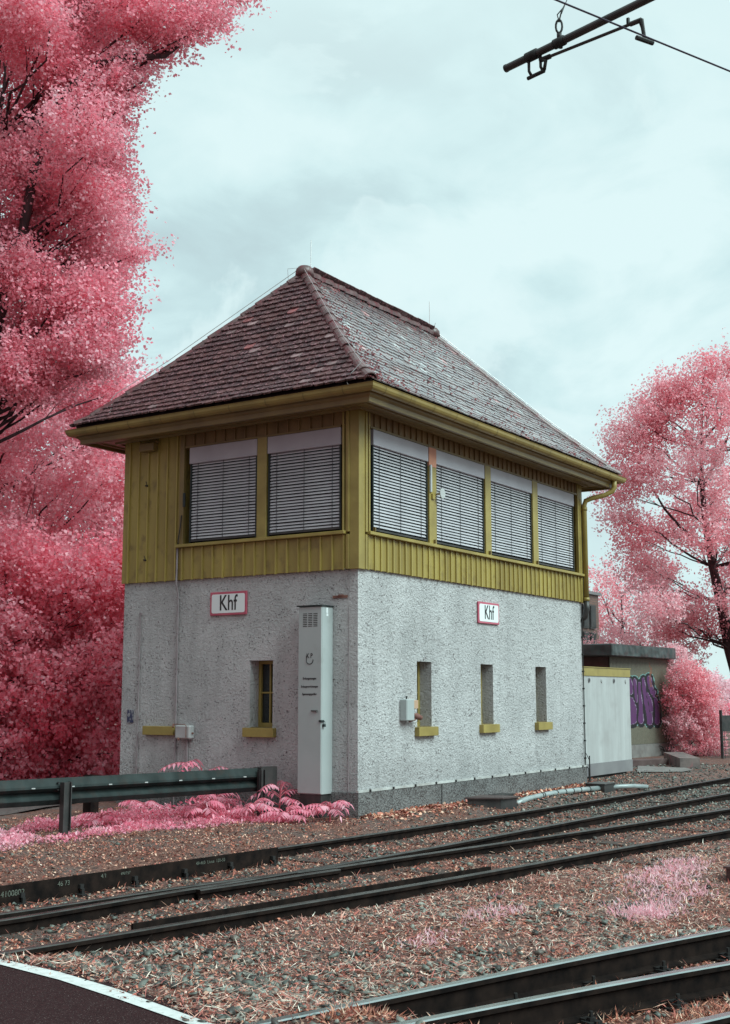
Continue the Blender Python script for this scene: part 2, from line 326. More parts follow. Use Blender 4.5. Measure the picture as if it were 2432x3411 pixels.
LOBES['A'] = [(1.83,4.06,13.07,0.46,0.41),(1.43,4.3,12.62,0.56,0.36),(1.65,5.04,12.67,0.47,0.37),(1.15,5.12,11.87,0.41,0.41),(0.86,5.37,11.38,0.46,0.46),(1.31,6.01,11.08,0.47,0.42),(2.04,6.86,10.83,0.49,0.49),(2.09,6.52,10.2,0.46,0.32),(2.02,6.64,9.69,0.43,0.32),(1.53,5.57,8.99,0.49,0.26),(1.76,6.43,8.79,0.48,0.37),(1.43,6.15,8.11,0.41,0.41),(1.5,5.84,7.49,0.41,0.26),(1.31,5.99,7.05,0.46,0.36),(-0.64,10.48,16.02,0.66,0.6),(-0.08,9.96,16.37,0.62,0.59),(-0.41,7.88,15.48,0.58,0.54),(0.88,8.59,16.35,0.5,0.64),(1.45,7.82,16.45,0.69,0.55),(0.68,5.69,15.14,0.53,0.51),(-2.43,7.77,13.49,0.56,0.37),(-1.21,8.1,14.28,0.54,0.48),(0.03,8.33,15.07,0.55,0.45),(0.15,7.61,14.83,0.61,0.47),(1.27,7.41,15.45,0.48,0.47),(0.79,5.88,14.6,0.51,0.43),(-0.66,10.4,14.44,0.67,0.62),(0.03,9.58,14.77,0.54,0.63),(-0.85,7.41,13.28,0.55,0.54),(1.33,9.02,15.09,0.52,0.52),(1.31,7.69,14.79,0.48,0.46),(0.74,5.9,13.8,0.46,0.59),(-0.71,10.18,13.78,0.48,0.45),(0.55,10.66,14.54,0.61,0.49),(1.01,9.92,14.35,0.67,0.53),(-0.02,7.22,13.12,0.53,0.4),(-0.71,5.41,12.02,0.56,0.45),(2.1,7.33,14.17,0.53,0.48),(0.15,11.42,13.75,0.71,0.56),(0.07,9.77,12.92,0.61,0.59),(0.92,9.56,13.53,0.53,0.63),(0.76,7.88,12.88,0.6,0.58),(0.12,6.06,12.0,0.56,0.51),(2.62,7.5,13.38,0.51,0.65),(0.29,11.25,12.93,0.7,0.46),(-0.28,9.11,12.1,0.49,0.54),(1.16,9.65,12.54,0.54,0.43),(1.1,8.67,12.27,0.5,0.6),(1.38,7.37,12.15,0.65,0.45),(1.31,6.4,11.75,0.61,0.5),(0.0,11.11,11.97,0.61,0.53),(-0.33,9.02,11.27,0.53,0.56),(0.09,8.6,11.09,0.63,0.42),(0.43,7.64,11.0,0.51,0.44),(2.09,8.07,11.99,0.51,0.57),(0.04,5.0,10.3,0.57,0.51),(-0.88,9.29,10.36,0.5,0.56),(-1.2,7.68,9.88,0.59,0.4),(0.7,9.09,10.83,0.59,0.61),(1.07,8.55,10.85,0.59,0.52),(0.55,6.58,10.28,0.48,0.56),(1.82,6.66,10.45,0.59,0.55),(-1.17,9.08,9.26,0.52,0.56),(-1.11,7.7,9.03,0.54,0.45),(-0.9,6.9,9.06,0.54,0.39),(0.23,7.43,9.4,0.47,0.57),(0.8,6.76,9.59,0.57,0.41),(0.97,5.7,9.47,0.56,0.45),(0.11,11.05,9.61,0.69,0.6),(-0.07,9.05,8.85,0.48,0.52),(-0.73,7.13,8.3,0.56,0.55),(1.71,8.89,9.44,0.64,0.56),(2.31,8.5,9.45,0.58,0.56),(2.01,6.82,9.25,0.51,0.48),(0.46,10.92,8.6,0.57,0.51),(0.02,9.4,8.38,0.45,0.44),(0.77,8.92,8.43,0.54,0.61),(1.94,9.37,9.01,0.71,0.65),(0.44,6.28,7.98,0.44,0.42),(0.97,5.64,7.83,0.58,0.4),(0.07,10.66,7.67,0.5,0.58),(-0.87,8.0,7.05,0.47,0.47),(-0.84,7.14,7.2,0.47,0.38),(1.66,8.57,7.94,0.66,0.57),(1.56,7.43,7.52,0.64,0.55),(0.75,5.49,7.11,0.52,0.47),(0.76,11.29,7.3,0.5,0.46),(-0.39,8.74,6.74,0.57,0.56),(-0.82,6.98,6.4,0.41,0.52),(2.0,8.94,7.35,0.51,0.61),(0.44,6.37,6.54,0.51,0.51),(3.28,7.95,7.19,0.65,0.64),(1.07,5.53,13.89,0.57,0.47),(2.13,5.53,14.32,0.6,0.49),(2.45,4.95,14.46,0.6,0.49),(2.47,4.13,14.02,0.58,0.48),(0.96,4.97,12.88,0.56,0.46),(1.32,6.25,13.11,0.59,0.48),(2.23,5.36,15.25,0.6,0.49),(1.84,3.9,14.58,0.57,0.47)]
LOBES['B'] = [(3.3,14.22,7.73,0.72,0.62),(2.79,12.51,7.52,0.69,0.59),(3.57,11.69,7.55,0.69,0.6),(4.14,11.03,7.59,0.69,0.6),(6.15,11.94,8.0,0.75,0.65),(6.12,10.57,7.91,0.73,0.63),(4.33,15.61,7.34,0.76,0.66),(4.09,13.97,7.3,0.73,0.63),(4.35,12.78,7.02,0.72,0.62),(3.37,10.47,6.72,0.67,0.57),(5.7,11.45,6.96,0.73,0.63),(6.44,11.27,7.03,0.75,0.64),(4.04,15.2,6.56,0.75,0.65),(2.5,11.67,5.76,0.66,0.57),(4.16,12.38,6.29,0.71,0.61),(5.66,13.09,6.45,0.75,0.65),(4.69,10.35,5.87,0.69,0.6),(4.33,8.97,5.77,0.66,0.57),(3.95,15.03,5.25,0.74,0.64),(4.36,13.86,5.48,0.73,0.63),(4.2,12.32,5.18,0.7,0.61),(5.74,13.13,5.71,0.75,0.65),(6.08,11.69,5.53,0.74,0.64),(6.74,11.34,5.44,0.75,0.65),(2.76,13.41,4.32,0.69,0.59),(3.27,12.63,4.54,0.69,0.59),(3.39,11.57,4.16,0.67,0.58),(6.26,13.31,4.85,0.76,0.66),(4.49,10.39,4.49,0.68,0.59),(7.11,11.37,4.57,0.75,0.65),(3.09,13.69,3.73,0.69,0.6),(3.15,12.41,3.35,0.68,0.58),(3.43,11.58,3.39,0.67,0.58),(5.27,12.03,3.73,0.72,0.62),(4.34,9.92,3.36,0.67,0.58),(6.67,10.96,3.83,0.73,0.63),(2.72,13.37,2.65,0.68,0.58),(3.57,13.05,2.94,0.69,0.6),(4.88,13.22,2.64,0.72,0.62),(4.18,11.08,2.56,0.68,0.58),(6.83,12.75,2.7,0.76,0.65),(4.85,9.21,2.55,0.66,0.57),(4.24,14.84,1.9,0.73,0.63),(3.47,12.5,2.1,0.68,0.59),(4.75,13.14,1.98,0.72,0.62),(5.88,12.85,2.04,0.74,0.64),(4.45,9.87,1.85,0.66,0.57),(5.34,9.94,2.06,0.68,0.59),(5.58,9.97,7.76,0.45,0.32),(5.76,9.78,7.41,0.39,0.39)]
LOBES['C'] = [(1.58,11.62,3.64,0.55,0.49),(2.03,11.19,3.61,0.55,0.49),(2.13,9.97,3.6,0.54,0.48),(2.17,8.97,3.55,0.52,0.47),(3.23,9.45,3.51,0.55,0.49),(2.94,7.85,3.49,0.52,0.47),(3.64,7.82,3.49,0.54,0.48),(1.29,11.36,2.94,0.53,0.48),(1.37,10.29,2.9,0.52,0.47),(2.34,10.57,2.88,0.54,0.49),(2.3,9.31,2.99,0.53,0.47),(2.93,8.94,2.83,0.54,0.48),(3.02,7.89,2.88,0.52,0.47),(3.84,7.88,2.91,0.54,0.48),(1.28,11.04,2.4,0.53,0.47),(1.26,9.92,2.35,0.51,0.46),(1.96,10.01,2.34,0.53,0.47),(2.08,9.06,2.25,0.52,0.46),(2.88,8.94,2.26,0.53,0.48),(3.03,7.88,2.19,0.52,0.47),(3.64,7.77,2.29,0.53,0.48),(0.94,10.67,1.61,0.51,0.46),(2.03,10.98,1.78,0.54,0.48),(1.66,9.41,1.58,0.51,0.46),(1.93,8.7,1.66,0.51,0.46),(2.35,8.15,1.6,0.51,0.46),(3.34,8.18,1.63,0.53,0.47),(3.0,7.05,1.73,0.51,0.46),(0.9,10.52,1.02,0.51,0.46),(1.76,10.59,1.13,0.53,0.47),(1.79,9.38,1.01,0.51,0.46),(2.32,9.23,1.2,0.52,0.47),(2.26,8.01,1.03,0.51,0.45),(2.95,7.96,1.18,0.52,0.46),(3.9,7.76,1.13,0.53,0.48),(0.89,10.25,0.46,0.5,0.45),(2.1,10.78,0.37,0.53,0.48),(1.55,9.45,0.62,0.51,0.45),(1.78,8.54,0.55,0.5,0.45),(2.78,8.62,0.46,0.52,0.47),(3.2,8.15,0.48,0.52,0.47),(2.85,7.03,0.54,0.5,0.45),(0.82,10.47,-0.11,0.5,0.45),(1.48,10.21,-0.03,0.51,0.46),(1.27,9.01,-0.05,0.5,0.44),(2.51,9.16,-0.03,0.52,0.47),(2.3,8.11,-0.03,0.5,0.45),(2.9,7.87,-0.13,0.51,0.46),(3.4,7.37,-0.03,0.52,0.46)]
LOBES['D'] = [(23.07,2.53,11.33,0.45,0.55),(22.86,3.01,10.79,0.55,0.5),(22.58,3.48,10.61,0.55,0.5),(22.41,3.91,9.98,0.55,0.55),(22.11,4.47,9.62,0.64,0.55),(21.97,4.82,9.08,0.55,0.5),(22.21,4.65,8.36,0.64,0.55),(22.1,5.01,7.64,0.59,0.45),(22.13,5.14,7.01,0.55,0.45),(22.47,4.82,6.29,0.64,0.45),(22.65,4.72,5.57,0.64,0.45),(22.94,4.47,4.85,0.64,0.45),(23.23,4.23,4.13,0.55,0.5),(23.45,4.05,3.55,0.45,0.41),(23.73,3.58,3.68,0.55,0.41),(24.1,3.06,3.5,0.55,0.36),(24.37,2.69,3.32,0.36,0.45),(23.48,1.9,11.33,0.73,0.64),(23.9,1.3,11.15,0.91,0.73),(22.96,4.02,10.3,0.7,0.6),(22.8,2.58,10.07,0.74,0.67),(21.27,1.39,9.81,0.59,0.49),(27.03,1.93,11.0,0.78,0.57),(28.78,1.21,10.96,0.66,0.53),(22.85,4.29,9.15,0.55,0.61),(22.65,2.97,8.92,0.65,0.5),(20.17,1.1,8.74,0.69,0.43),(28.28,1.91,10.08,0.82,0.64),(27.0,0.82,9.58,0.58,0.57),(21.87,3.7,7.89,0.65,0.61),(20.32,2.15,7.89,0.51,0.48),(25.29,2.44,8.37,0.81,0.55),(29.06,1.02,9.19,0.88,0.72),(24.33,3.49,7.31,0.81,0.6),(25.88,1.74,7.75,0.81,0.62),(24.44,0.38,7.2,0.77,0.53),(24.52,4.5,6.71,0.81,0.48),(22.42,2.88,6.03,0.6,0.47),(26.34,2.85,6.53,0.77,0.72),(24.94,1.21,6.07,0.75,0.53),(23.39,-0.12,5.84,0.71,0.58),(26.45,5.64,5.58,0.65,0.5),(26.63,3.37,5.37,0.81,0.52),(27.13,1.08,5.73,0.59,0.58),(20.58,3.51,3.97,0.52,0.55),(23.54,3.48,4.14,0.6,0.46),(23.08,2.04,4.18,0.71,0.64),(23.5,1.34,4.35,0.55,0.63),(25.56,0.43,4.37,0.6,0.51)]
LOBES['E'] = [(35.18,11.31,5.96,0.69,0.63),(36.66,11.09,6.44,0.7,0.64),(35.61,10.83,5.34,0.74,0.63),(36.04,10.09,5.58,0.74,0.63),(36.52,11.77,4.8,0.77,0.64),(35.98,10.49,4.49,0.74,0.63),(35.29,9.31,4.65,0.73,0.6),(35.31,11.69,3.86,0.63,0.56),(35.87,10.86,3.74,0.74,0.56),(36.41,10.03,3.74,0.74,0.56)]
LOBES['F'] = [(22.99,5.8,3.07,0.55,0.37),(23.31,5.24,3.35,0.6,0.41),(23.67,4.71,3.26,0.55,0.41),(23.96,4.34,2.98,0.51,0.41),(24.29,3.9,2.71,0.46,0.46),(22.81,6.12,2.89,0.46,0.28),(24.38,3.62,3.26,0.37,0.37)]
LOBES['G'] = [(18.75,2.04,2.0,0.39,0.39),(18.77,2.15,1.45,0.43,0.43),(18.92,1.86,1.68,0.39,0.48),(19.11,1.7,1.21,0.39,0.48),(18.9,2.14,0.82,0.48,0.48),(19.23,1.69,0.59,0.35,0.48),(19.01,2.11,0.28,0.43,0.39),(19.31,1.66,0.21,0.28,0.28),(19.56,2.63,2.48,0.33,0.4)]
# ------------------------------------------------------------------ ground
def gz(x, y):
    x = np.asarray(x, float); y = np.asarray(y, float)
    z = -0.105*smooth01((-0.25-y)/0.75) - 0.070*smooth01((-4.6-y)/0.7)
    w = smooth01((-7.55-x)/0.75)*smooth01((-2.2-y)/0.5)
    z = z*(1-w) - 0.016*w
    z = z + (0.012*np.sin(3.1*x+1.3*y)*np.sin(2.3*y-0.7*x) + 0.008*np.sin(9*x+2)*np.sin(8*y))*(1-w)
    return z
def ground_mesh():
    # fine grid round the camera view, coarse skirt to the horizon
    xs = np.concatenate([[-900, -300, -100, -40, -20], np.arange(-14, 14, 0.2), np.arange(14, 40, 1.0), [45, 60, 90, 150, 300, 1200]])
    ys = np.concatenate([[-900, -300, -100, -40, -20], np.arange(-12, 6, 0.2), np.arange(6, 20, 1.0), [25, 40, 90, 200, 1200]])
    X, Y = np.meshgrid(xs, ys, indexing='ij'); Z = gz(X, Y)
    far = (np.abs(X) > 40) | (np.abs(Y) > 30); Z[far] = -0.02
    V = np.stack([X, Y, Z], -1).reshape(-1, 3); ny = len(ys)
    F = [(i*ny+j, (i+1)*ny+j, (i+1)*ny+j+1, i*ny+j+1) for i in range(len(xs)-1) for j in range(ny-1)]
    me = bpy.data.meshes.new('ground'); me.from_pydata(V.tolist(), [], F)
    m = bpy.data.materials.new('gritty_soil'); m.use_nodes = True; nt = m.node_tree; b = nt.nodes['Principled BSDF']
    o = N(nt, 'ShaderNodeTexCoord').outputs['Object']
    c = ramp(nt, noise(nt, o, 28, 6, 0.7), [(0.33, (0.03, 0.014, 0.012)), (0.5, (0.13, 0.052, 0.038)), (0.68, (0.34, 0.16, 0.12))])
    c = mixc(nt, ramp(nt, noise(nt, o, 1.3, 5), [(0.45, (0, 0, 0)), (0.6, (0.6, 0.6, 0.6))]), c, (0.10, 0.085, 0.08))
    L(nt, c, b.inputs['Base Color']); b.inputs['Roughness'].default_value = 0.8
    bn = N(nt, 'ShaderNodeBump'); bn.inputs['Strength'].default_value = 0.8; bn.inputs['Distance'].default_value = 0.02
    L(nt, noise(nt, o, 45, 6, 0.7), bn.inputs['Height']); L(nt, bn.outputs[0], b.inputs['Normal'])
    me.materials.append(m); ob = bpy.data.objects.new('ground', me); COL.objects.link(ob); tag(ob, kind='structure')
ground_mesh()
def flat(name, pts, z, matl, thick=0.0):
    me = bpy.data.meshes.new(name); me.from_pydata([(x, y, z) for x, y in pts], [], [tuple(range(len(pts)))])
    me.materials.append(matl); o = bpy.data.objects.new(name, me); COL.objects.link(o); tag(o, kind='structure'); return o
M_asph = mat('dark_asphalt', (0.018, 0.004, 0.005), (0.036, 0.014, 0.015), 90, 4, lo=0.42, hi=0.6, rough=0.75, spec=0.15, bump=0.5, bscale=160, bdist=0.006, stain=(0.20, 0.17, 0.16), sscale=120, slo=0.63, shi=0.68)
M_path = mat('worn_grey_asphalt', (0.060, 0.042, 0.040), (0.105, 0.08, 0.076), 14, 6, rough=0.75, bump=0.3, bscale=80)
M_line = mat('white_road_paint', (0.60, 0.61, 0.60), (0.70, 0.71, 0.70), 14, 6, rough=0.5, stain=(0.42, 0.42, 0.40), sscale=22, slo=0.55, shi=0.75)
edge = [(-8.20, -2.55), (-8.25, -2.89), (-8.27, -3.41), (-8.38, -3.99), (-8.52, -4.53), (-8.66, -4.98), (-8.80, -5.4), (-9.05, -6.2), (-9.5, -7.5), (-10.2, -9.5), (-11.0, -12.0)]
wout = [(-8.27, -2.62), (-8.30, -2.95), (-8.36, -3.51), (-8.49, -4.09), (-8.67, -4.66), (-8.80, -5.08), (-8.95, -5.5), (-9.2, -6.3), (-9.68, -7.6), (-10.4, -9.6)]
win = [(-8.39, -2.72), (-8.41, -3.09), (-8.50, -3.66), (-8.65, -4.25), (-8.83, -4.89), (-8.95, -5.25), (-9.10, -5.6), (-9.36, -6.4), (-9.84, -7.7), (-10.55, -9.65)]
def strip(name, A, B, z, matl):
    me = bpy.data.meshes.new(name); n = len(A)
    me.from_pydata([(x, y, z) for x, y in A]+[(x, y, z) for x, y in B], [], [(i, i+1, n+i+1, n+i) for i in range(n-1)])
    me.materials.append(matl); o = bpy.data.objects.new(name, me); COL.objects.link(o); tag(o, kind='structure')
# asphalt as a slab with a ragged edge
ragged = []
for i in range(len(edge)-1):
    (x0, y0), (x1, y1) = edge[i], edge[i+1]
    for k in range(12):
        t = k/12; ragged.append((x0+(x1-x0)*t+R(-0.018, 0.018), y0+(y1-y0)*t))
mb = MB(); P = ragged + [(-22, -12), (-22, -2.2)]
n = len(P); mb.v = [(x, y, -0.007) for x, y in P]+[(x, y, -0.09) for x, y in P]
mb.f = [tuple(range(n))]+[(i, (i+1) % n, n+(i+1) % n, n+i) for i in range(n)]; mb.mi = [0]*(n+1)
tag(mb.obj('road', M_asph), kind='structure')
strip('road_marking', wout, win, -0.002, M_line)
strip('path', [(-14, 3.2), (-3.5, 3.65), (-2.2, 3.95), (-1.2, 4.35), (-0.2, 4.55), (4, 5.0)], [(-14, 14), (-3.5, 14), (-2.2, 14), (-1.2, 14), (-0.2, 14), (4, 14)], 0.022, M_path)

# ------------------------------------------------------------------ signal box
LX, LY, ZC, ZP = 7.19, 4.13, 3.18, 0.313
B = thing('signal_box', (3.6, 2.06, 0), 'two storey railway signal box with white roughcast walls, ochre timber upper floor, hipped roof', 'building')
def wall_face(mb, face, a0, a1, z0, z1, holes, depth, out=0.0, sub=0.0):
    f = FM(face); A = sorted({a0, a1} | {h[0] for h in holes} | {h[1] for h in holes}); Z = sorted({z0, z1} | {h[2] for h in holes} | {h[3] for h in holes})
    for i in range(len(A)-1):
        for j in range(len(Z)-1):
            if any(h[0] <= A[i] < h[1] and h[2] <= Z[j] < h[3] for h in holes): continue
            mb.add([f(A[i], out, Z[j]), f(A[i+1], out, Z[j]), f(A[i+1], out, Z[j+1]), f(A[i], out, Z[j+1])], [(0, 1, 2, 3)])
    for h in holes:
        a, b, c, d = h
        for p, q in (((a, c), (b, c)), ((b, c), (b, d)), ((b, d), (a, d)), ((a, d), (a, c))):
            mb.add([f(p[0], out, p[1]), f(q[0], out, q[1]), f(q[0], out-depth, q[1]), f(p[0], out-depth, p[1])], [(0, 1, 2, 3)])
HR = [(1.484, 1.883, 1.108, 2.009), (3.365, 3.766, 1.108, 2.009), (5.275, 5.677, 1.108, 2.009)]
HL = [(1.368, 1.758, 1.108, 2.009)]
DEP = 0.24
mb = MB()
wall_face(mb, 'R', 0, LX, ZP, ZC+0.05, HR, DEP); wall_face(mb, 'L', 0, LY, ZP, ZC+0.05, HL, DEP)
mb.add([(LX, 0, ZP), (LX, LY, ZP), (LX, LY, ZC+.05), (LX, 0, ZC+.05)], [(0, 1, 2, 3)])
mb.add([(0, LY, ZP), (LX, LY, ZP), (LX, LY, ZC+.05), (0, LY, ZC+.05)], [(3, 2, 1, 0)])
mb.obj('wall', M_wall, B, recalc=False)
mb = MB()   # dim interior walls behind the small windows
mb.box(0.3, LX-.3, DEP+.16, LY-.3, 0.35, ZC-.05); mb.obj('inner_room', M_dark, B)
# plinth, slightly proud and uneven
mb = MB(); o = 0.028
mb.box(-o, LX+o, -o, LY+o, -0.25, ZP)
mb.obj('plinth', M_plinth, B)
mb = MB()   # weathered ledge strip with clips on top of the plinth
mb.box(-o-.006, LX+o+.006, -o-.006, -0.002, ZP+0.002, ZP+.032)
mb.obj('plinth_ledge', mat('lime_washed_ledge', (0.34, 0.32, 0.31), (0.52, 0.51, 0.50), 5, rough=0.8, bump=0.3), B)
for i in range(13):
    m2 = MB(); x = 0.22+i*0.565; m2.box(x, x+.03, -o-.02, -o+.0, ZP+.002, ZP+.034); m2.obj('cable_clip', M_bolt, B)
mb = MB(); mb.box(2.09, 2.11, -o-.004, -o+.002, -0.05, ZP-.002); mb.obj('expansion_joint', M_dark, B)

# timber cladding: boards and battens
WR = [(0.314, 1.770), (2.000, 3.497), (3.707, 5.186), (5.402, 6.895)]; WL = [(0.250, 1.469), (1.656, 2.883)]
ZT, ZB, ZSOF, ZSILL = 5.077, 3.700, 5.29, 3.66
mb = MB(); bt = MB(); OUT = 0.035
def boards(face, a0, a1, z0, z1, pitch, off=0.0, mb=mb, bt=bt):
    fbox(mb, face, a0, a1, 0.004, OUT, z0, z1)
    a = a0+pitch*0.5+off
    while a < a1-0.02:
        w = R(.009, .013); zz = z0-R(0.0, .012) if z0 < 3.3 else z0+.002
        fbox(bt, face, a-w, a+w, OUT+.0005, OUT+.019+R(0, .003), zz, z1-.002); a += pitch*R(.985, 1.015)
boards('R', 0.10, LX-.07, ZC, ZSILL-.03, 0.158)
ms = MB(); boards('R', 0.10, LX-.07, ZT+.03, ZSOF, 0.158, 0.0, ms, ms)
bl = MB(); boards('L', 0.10, 3.05, ZC-.008, ZSILL-.03, 0.186, 0.0, mb, bl)
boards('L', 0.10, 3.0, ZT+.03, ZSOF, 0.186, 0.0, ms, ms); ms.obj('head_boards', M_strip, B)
boards('L', 3.05, LY+.035, ZC-.008, ZSOF, 0.186, -.03, mb, bl); bl.obj('cladding_battens', M_yel2, B)
mb.box(LX, LX+OUT, -OUT, LY+OUT, ZC, ZSOF); mb.box(0, LX, LY, LY+OUT, ZC, ZSOF)
mb.obj('cladding', M_yel, B, bevel=.003); bt.obj('cladding_battens', M_yel2, B)
# corner posts with mouldings
mb = MB()
mb.box(-OUT-.012, 0.10, -OUT-.012, 0.10, ZC-.012, ZSOF); mb.obj('corner_post', M_mull, B, bevel=.004); mb = MB()
for face in 'RL':
    mb = MB(); fbox(mb, face, 0.103, 0.15, .0, .057, ZC-.01, ZSILL-.031)
    for a0, a1, o1 in ((0.101, .135, .062), (.136, .165, .05), (.185, .215, .058)): fbox(mb, face, a0, a1, .0, o1, ZSILL-.0, ZSOF-.001)
    mb.obj('corner_moulding', M_mull, B, bevel=.004)
mb = MB(); fbox(mb, 'R', LX-.07, LX+.045, .0, .052, ZC-.01, ZSOF)
fbox(mb, 'R', LX-.16, LX-.10, .0, .058, ZSILL, ZSOF-.001)
mb.obj('corner_moulding', M_mull, B, bevel=.004)
mb = MB()
for face, a in (('L', 3.0),): fbox(mb, face, a-.03, a+.05, .0, .06, ZSILL, ZSOF-.001)
mb.obj('corner_post', M_trim, B, bevel=.004)

# inner wall around the upper windows and upper-floor body
mb = MB()
mb.box(0.16, LX-.1, 0.16, LY-.1, ZC+.02, ZSOF+.05)
mb.obj('inner_room', M_dark, B)
mb = MB()
for face, W_, e0, e1 in (('R', WR, 0.165, LX-.1), ('L', WL, 0.165, 3.0)):
    fbox(mb, face, e0, e1, -.14, .0035, ZT, ZSOF); fbox(mb, face, e0, e1, -.14, .0035, ZC+.01, ZB-.006)
mb.box(.02, .155, .02, .155, ZC+.01, ZSOF); mb.box(LX-.15, LX-.005, .02, .15, ZC+.01, ZSOF)
mb.box(.005, .15, 3.0, LY-.01, ZC+.01, ZSOF)
mb.obj('upper_wall', M_yel, B)
# sills
mb = MB(); fbox(mb, 'R', 0.155, LX-.02, 0, .10, ZSILL-.028, ZSILL+.018); mb.obj('window_sill', M_mull, B, bevel=.006)
mb = MB(); fbox(mb, 'L', 0.155, 3.08, 0, .10, ZSILL-.028, ZSILL+.018); mb.obj('window_sill', M_mull, B, bevel=.006)
# mullions between windows
for k in range(3):
    mb = MB(); a0, a1 = WR[k][1]+.012, WR[k+1][0]-.012
    fbox(mb, 'R', a0, a1, -.10, .050, ZSILL+.02, (ZT+.029) if k else 4.80); 
    mb.obj('mullion', M_mull, B, bevel=.004)
    if k == 0:
        mb = MB(); fbox(mb, 'R', a0+.0, a1, -.10, .0495, 4.802, ZT+.029); mb.obj('mullion_patch', M_salmon, B)
mb = MB(); fbox(mb, 'L', WL[0][1]+.012, WL[1][0]-.012, -.10, .050, ZSILL+.02, ZT+.029); mb.obj('mullion', M_mull, B, bevel=.004)
# shuttered windows
def upper_window(face, a0, a1, z1, z0, hdr):
    f = FM(face)
    m = MB(); 
    fbox(m, face, a0+.005, a0+.028, -.05, .028, z0, z1-hdr); fbox(m, face, a1-.028, a1-.005, -.05, .028, z0, z1-hdr)
    fbox(m, face, a0+.005, a1-.005, -.10, -.06, z0-.01, z0+.06); fbox(m, face, a0+.005, a1-.005, -.10, -.06, z1-.1, z1)
    w = m.obj('window', M_steel, B)
    m = MB(); fbox(m, face, a0-.002, a1+.002, -.06, .044, z1-hdr, z1); m.obj('blind_box', M_box, w, bevel=.004)
    m = MB(); fbox(m, face, a0+.02, a1-.02, -.088, -.08, z0, z1-.08); m.obj('glass_pane', M_glass, w)
    m = MB(); z = z1-hdr-.022; n = 0
    droop = R(-.004, .004)
    while z > z0+.045:
        top = .0 if n > 1 else .0
        tl = R(-.0025, .0025); zz = z + R(-.0018, .0018)
        # curved slat: three strips
        pr = [(-.010, .0205), (.004+tl, .0135), (.013+tl, -.001), (.0155+tl, -.0125)]
        vs = []
        for aa in (a0+.030, a1-.030):
            dz = droop if aa > (a0+a1)/2 else 0
            vs += [f(aa, o_, zz+q+dz) for o_, q in pr]
        m.add(vs, [(k, k+1, k+5, k+4) for k in range(3)])
        z -= .0425; n += 1
    m.obj('blind_slats', M_blind, w, smooth=True, recalc=False)
    m = MB(); fbox(m, face, a0+.03, a1-.03, -.02, .022, z0+.012, z0+.036); m.obj('bottom_rail', M_dsteel, w)
    m = MB()
    for t in (.12, .5, .88):
        aa = a0+(a1-a0)*t; fbox(m, face, aa-.003, aa+.003, .020, .0245, z0+.03, z1-hdr)
    m.obj('ladder_cord', M_cord, w)
for a0, a1 in WR: upper_window('R', a0, a1, ZT, ZB, .215)
for a0, a1 in WL: upper_window('L', a0, a1, ZT, ZB, .235)
mb = MB()       # dark recess line above windows
fbox(mb, 'R', .24, LX-.17, .0036, .052, ZT+.002, ZT+.028); fbox(mb, 'L', .24, 2.96, .0036, .052, ZT+.002, ZT+.028); mb.obj('head_trim', M_trim, B)

# small lower windows
def lower_window(face, a0, a1, z0, z1, boarded=False):
    f = FM(face); o0, o1 = -DEP-.0, -DEP+.05
    m = MB(); w = .045
    fbox(m, face, a0, a0+w, o0, o1, z0, z1); fbox(m, face, a1-w, a1, o0, o1, z0, z1)
    fbox(m, face, a0+w, a1-w, o0, o1, z0, z0+w*1.4); fbox(m, face, a0+w, a1-w, o0, o1, z1-w, z1)
    c = (a0+a1)/2; fbox(m, face, c-.011, c+.011, o0+.005, o1-.006, z0+w, z1-w); zc = z0+(z1-z0)*.52
    fbox(m, face, a0+w, a1-w, o0+.006, o1-.007, zc-.011, zc+.011)
    w_ = m.obj('window', M_mull, B, bevel=.003)
    m = MB(); fbox(m, face, a0+.02, a1-.02, o0+.008, o0+.014, z0+.02, z1-.02); m.obj('glass_pane', M_glass, w_)
    m = MB(); fbox(m, face, a0-.065, a1+.065, -.02, .075, .985, 1.108); m.obj('window_sill', M_mull, w_, bevel=.004)
    m = MB(); fbox(m, face, a0+.001, a1-.001, -DEP, -.021, 1.1095, 1.116); m.obj('inner_sill', M_trim, w_)
for h in HR: lower_window('R', *h)
for h in HL: lower_window('L', *h)
mb = MB(); fbox(mb, 'L', 3.063, 3.64, -.02, .075, .985, 1.108); mb.obj('window_sill', M_mull, B, bevel=.004)

# eaves: mitred sweeps round the plan
def ring(mb, prof, x0=0, y0=0, x1=LX, y1=LY, mi=None, closed=True):
    n = len(prof); vs = []
    for cx, cy, sx, sy in ((x0, y0, -1, -1), (x1, y0, 1, -1), (x1, y1, 1, 1), (x0, y1, -1, 1)):
        vs += [(cx+sx*o, cy+sy*o, z) for o, z in prof]
    fs = []
    for c in range(4):
        d = (c+1) % 4
        for k in range(n if closed else n-1):
            k2 = (k+1) % n; fs.append((c*n+k, d*n+k, d*n+k2, c*n+k2))
    mb.add(vs, fs, mi)
mb = MB()
ring(mb, [(0.0, 5.285), (0.10, 5.285), (0.105, 5.262), (.14, 5.262), (.145, 5.283), (.30, 5.283), (.305, 5.266), (.335, 5.266), (.34, 5.283), (.44, 5.283), (.445, 5.243), (.475, 5.238), (.50, 5.242), (.505, 5.30), (.535, 5.33), (.545, 5.40), (.50, 5.42), (0.0, 5.42)])
mb.obj('cornice', M_trim, B)
mb = MB(); pr = []
for k in range(9):
    t = math.pi*k/8; pr.append((.595+.068*math.cos(t)*-1, 5.432-.085*math.sin(t)))
pr2 = [(.595+.064*math.cos(math.pi*k/8), 5.434-.081*math.sin(math.pi*k/8)) for k in range(9)]
pr.append((.668, 5.440)); pr.append((.672, 5.447)); pr.append((.664, 5.449))
ring(mb, pr+pr2)
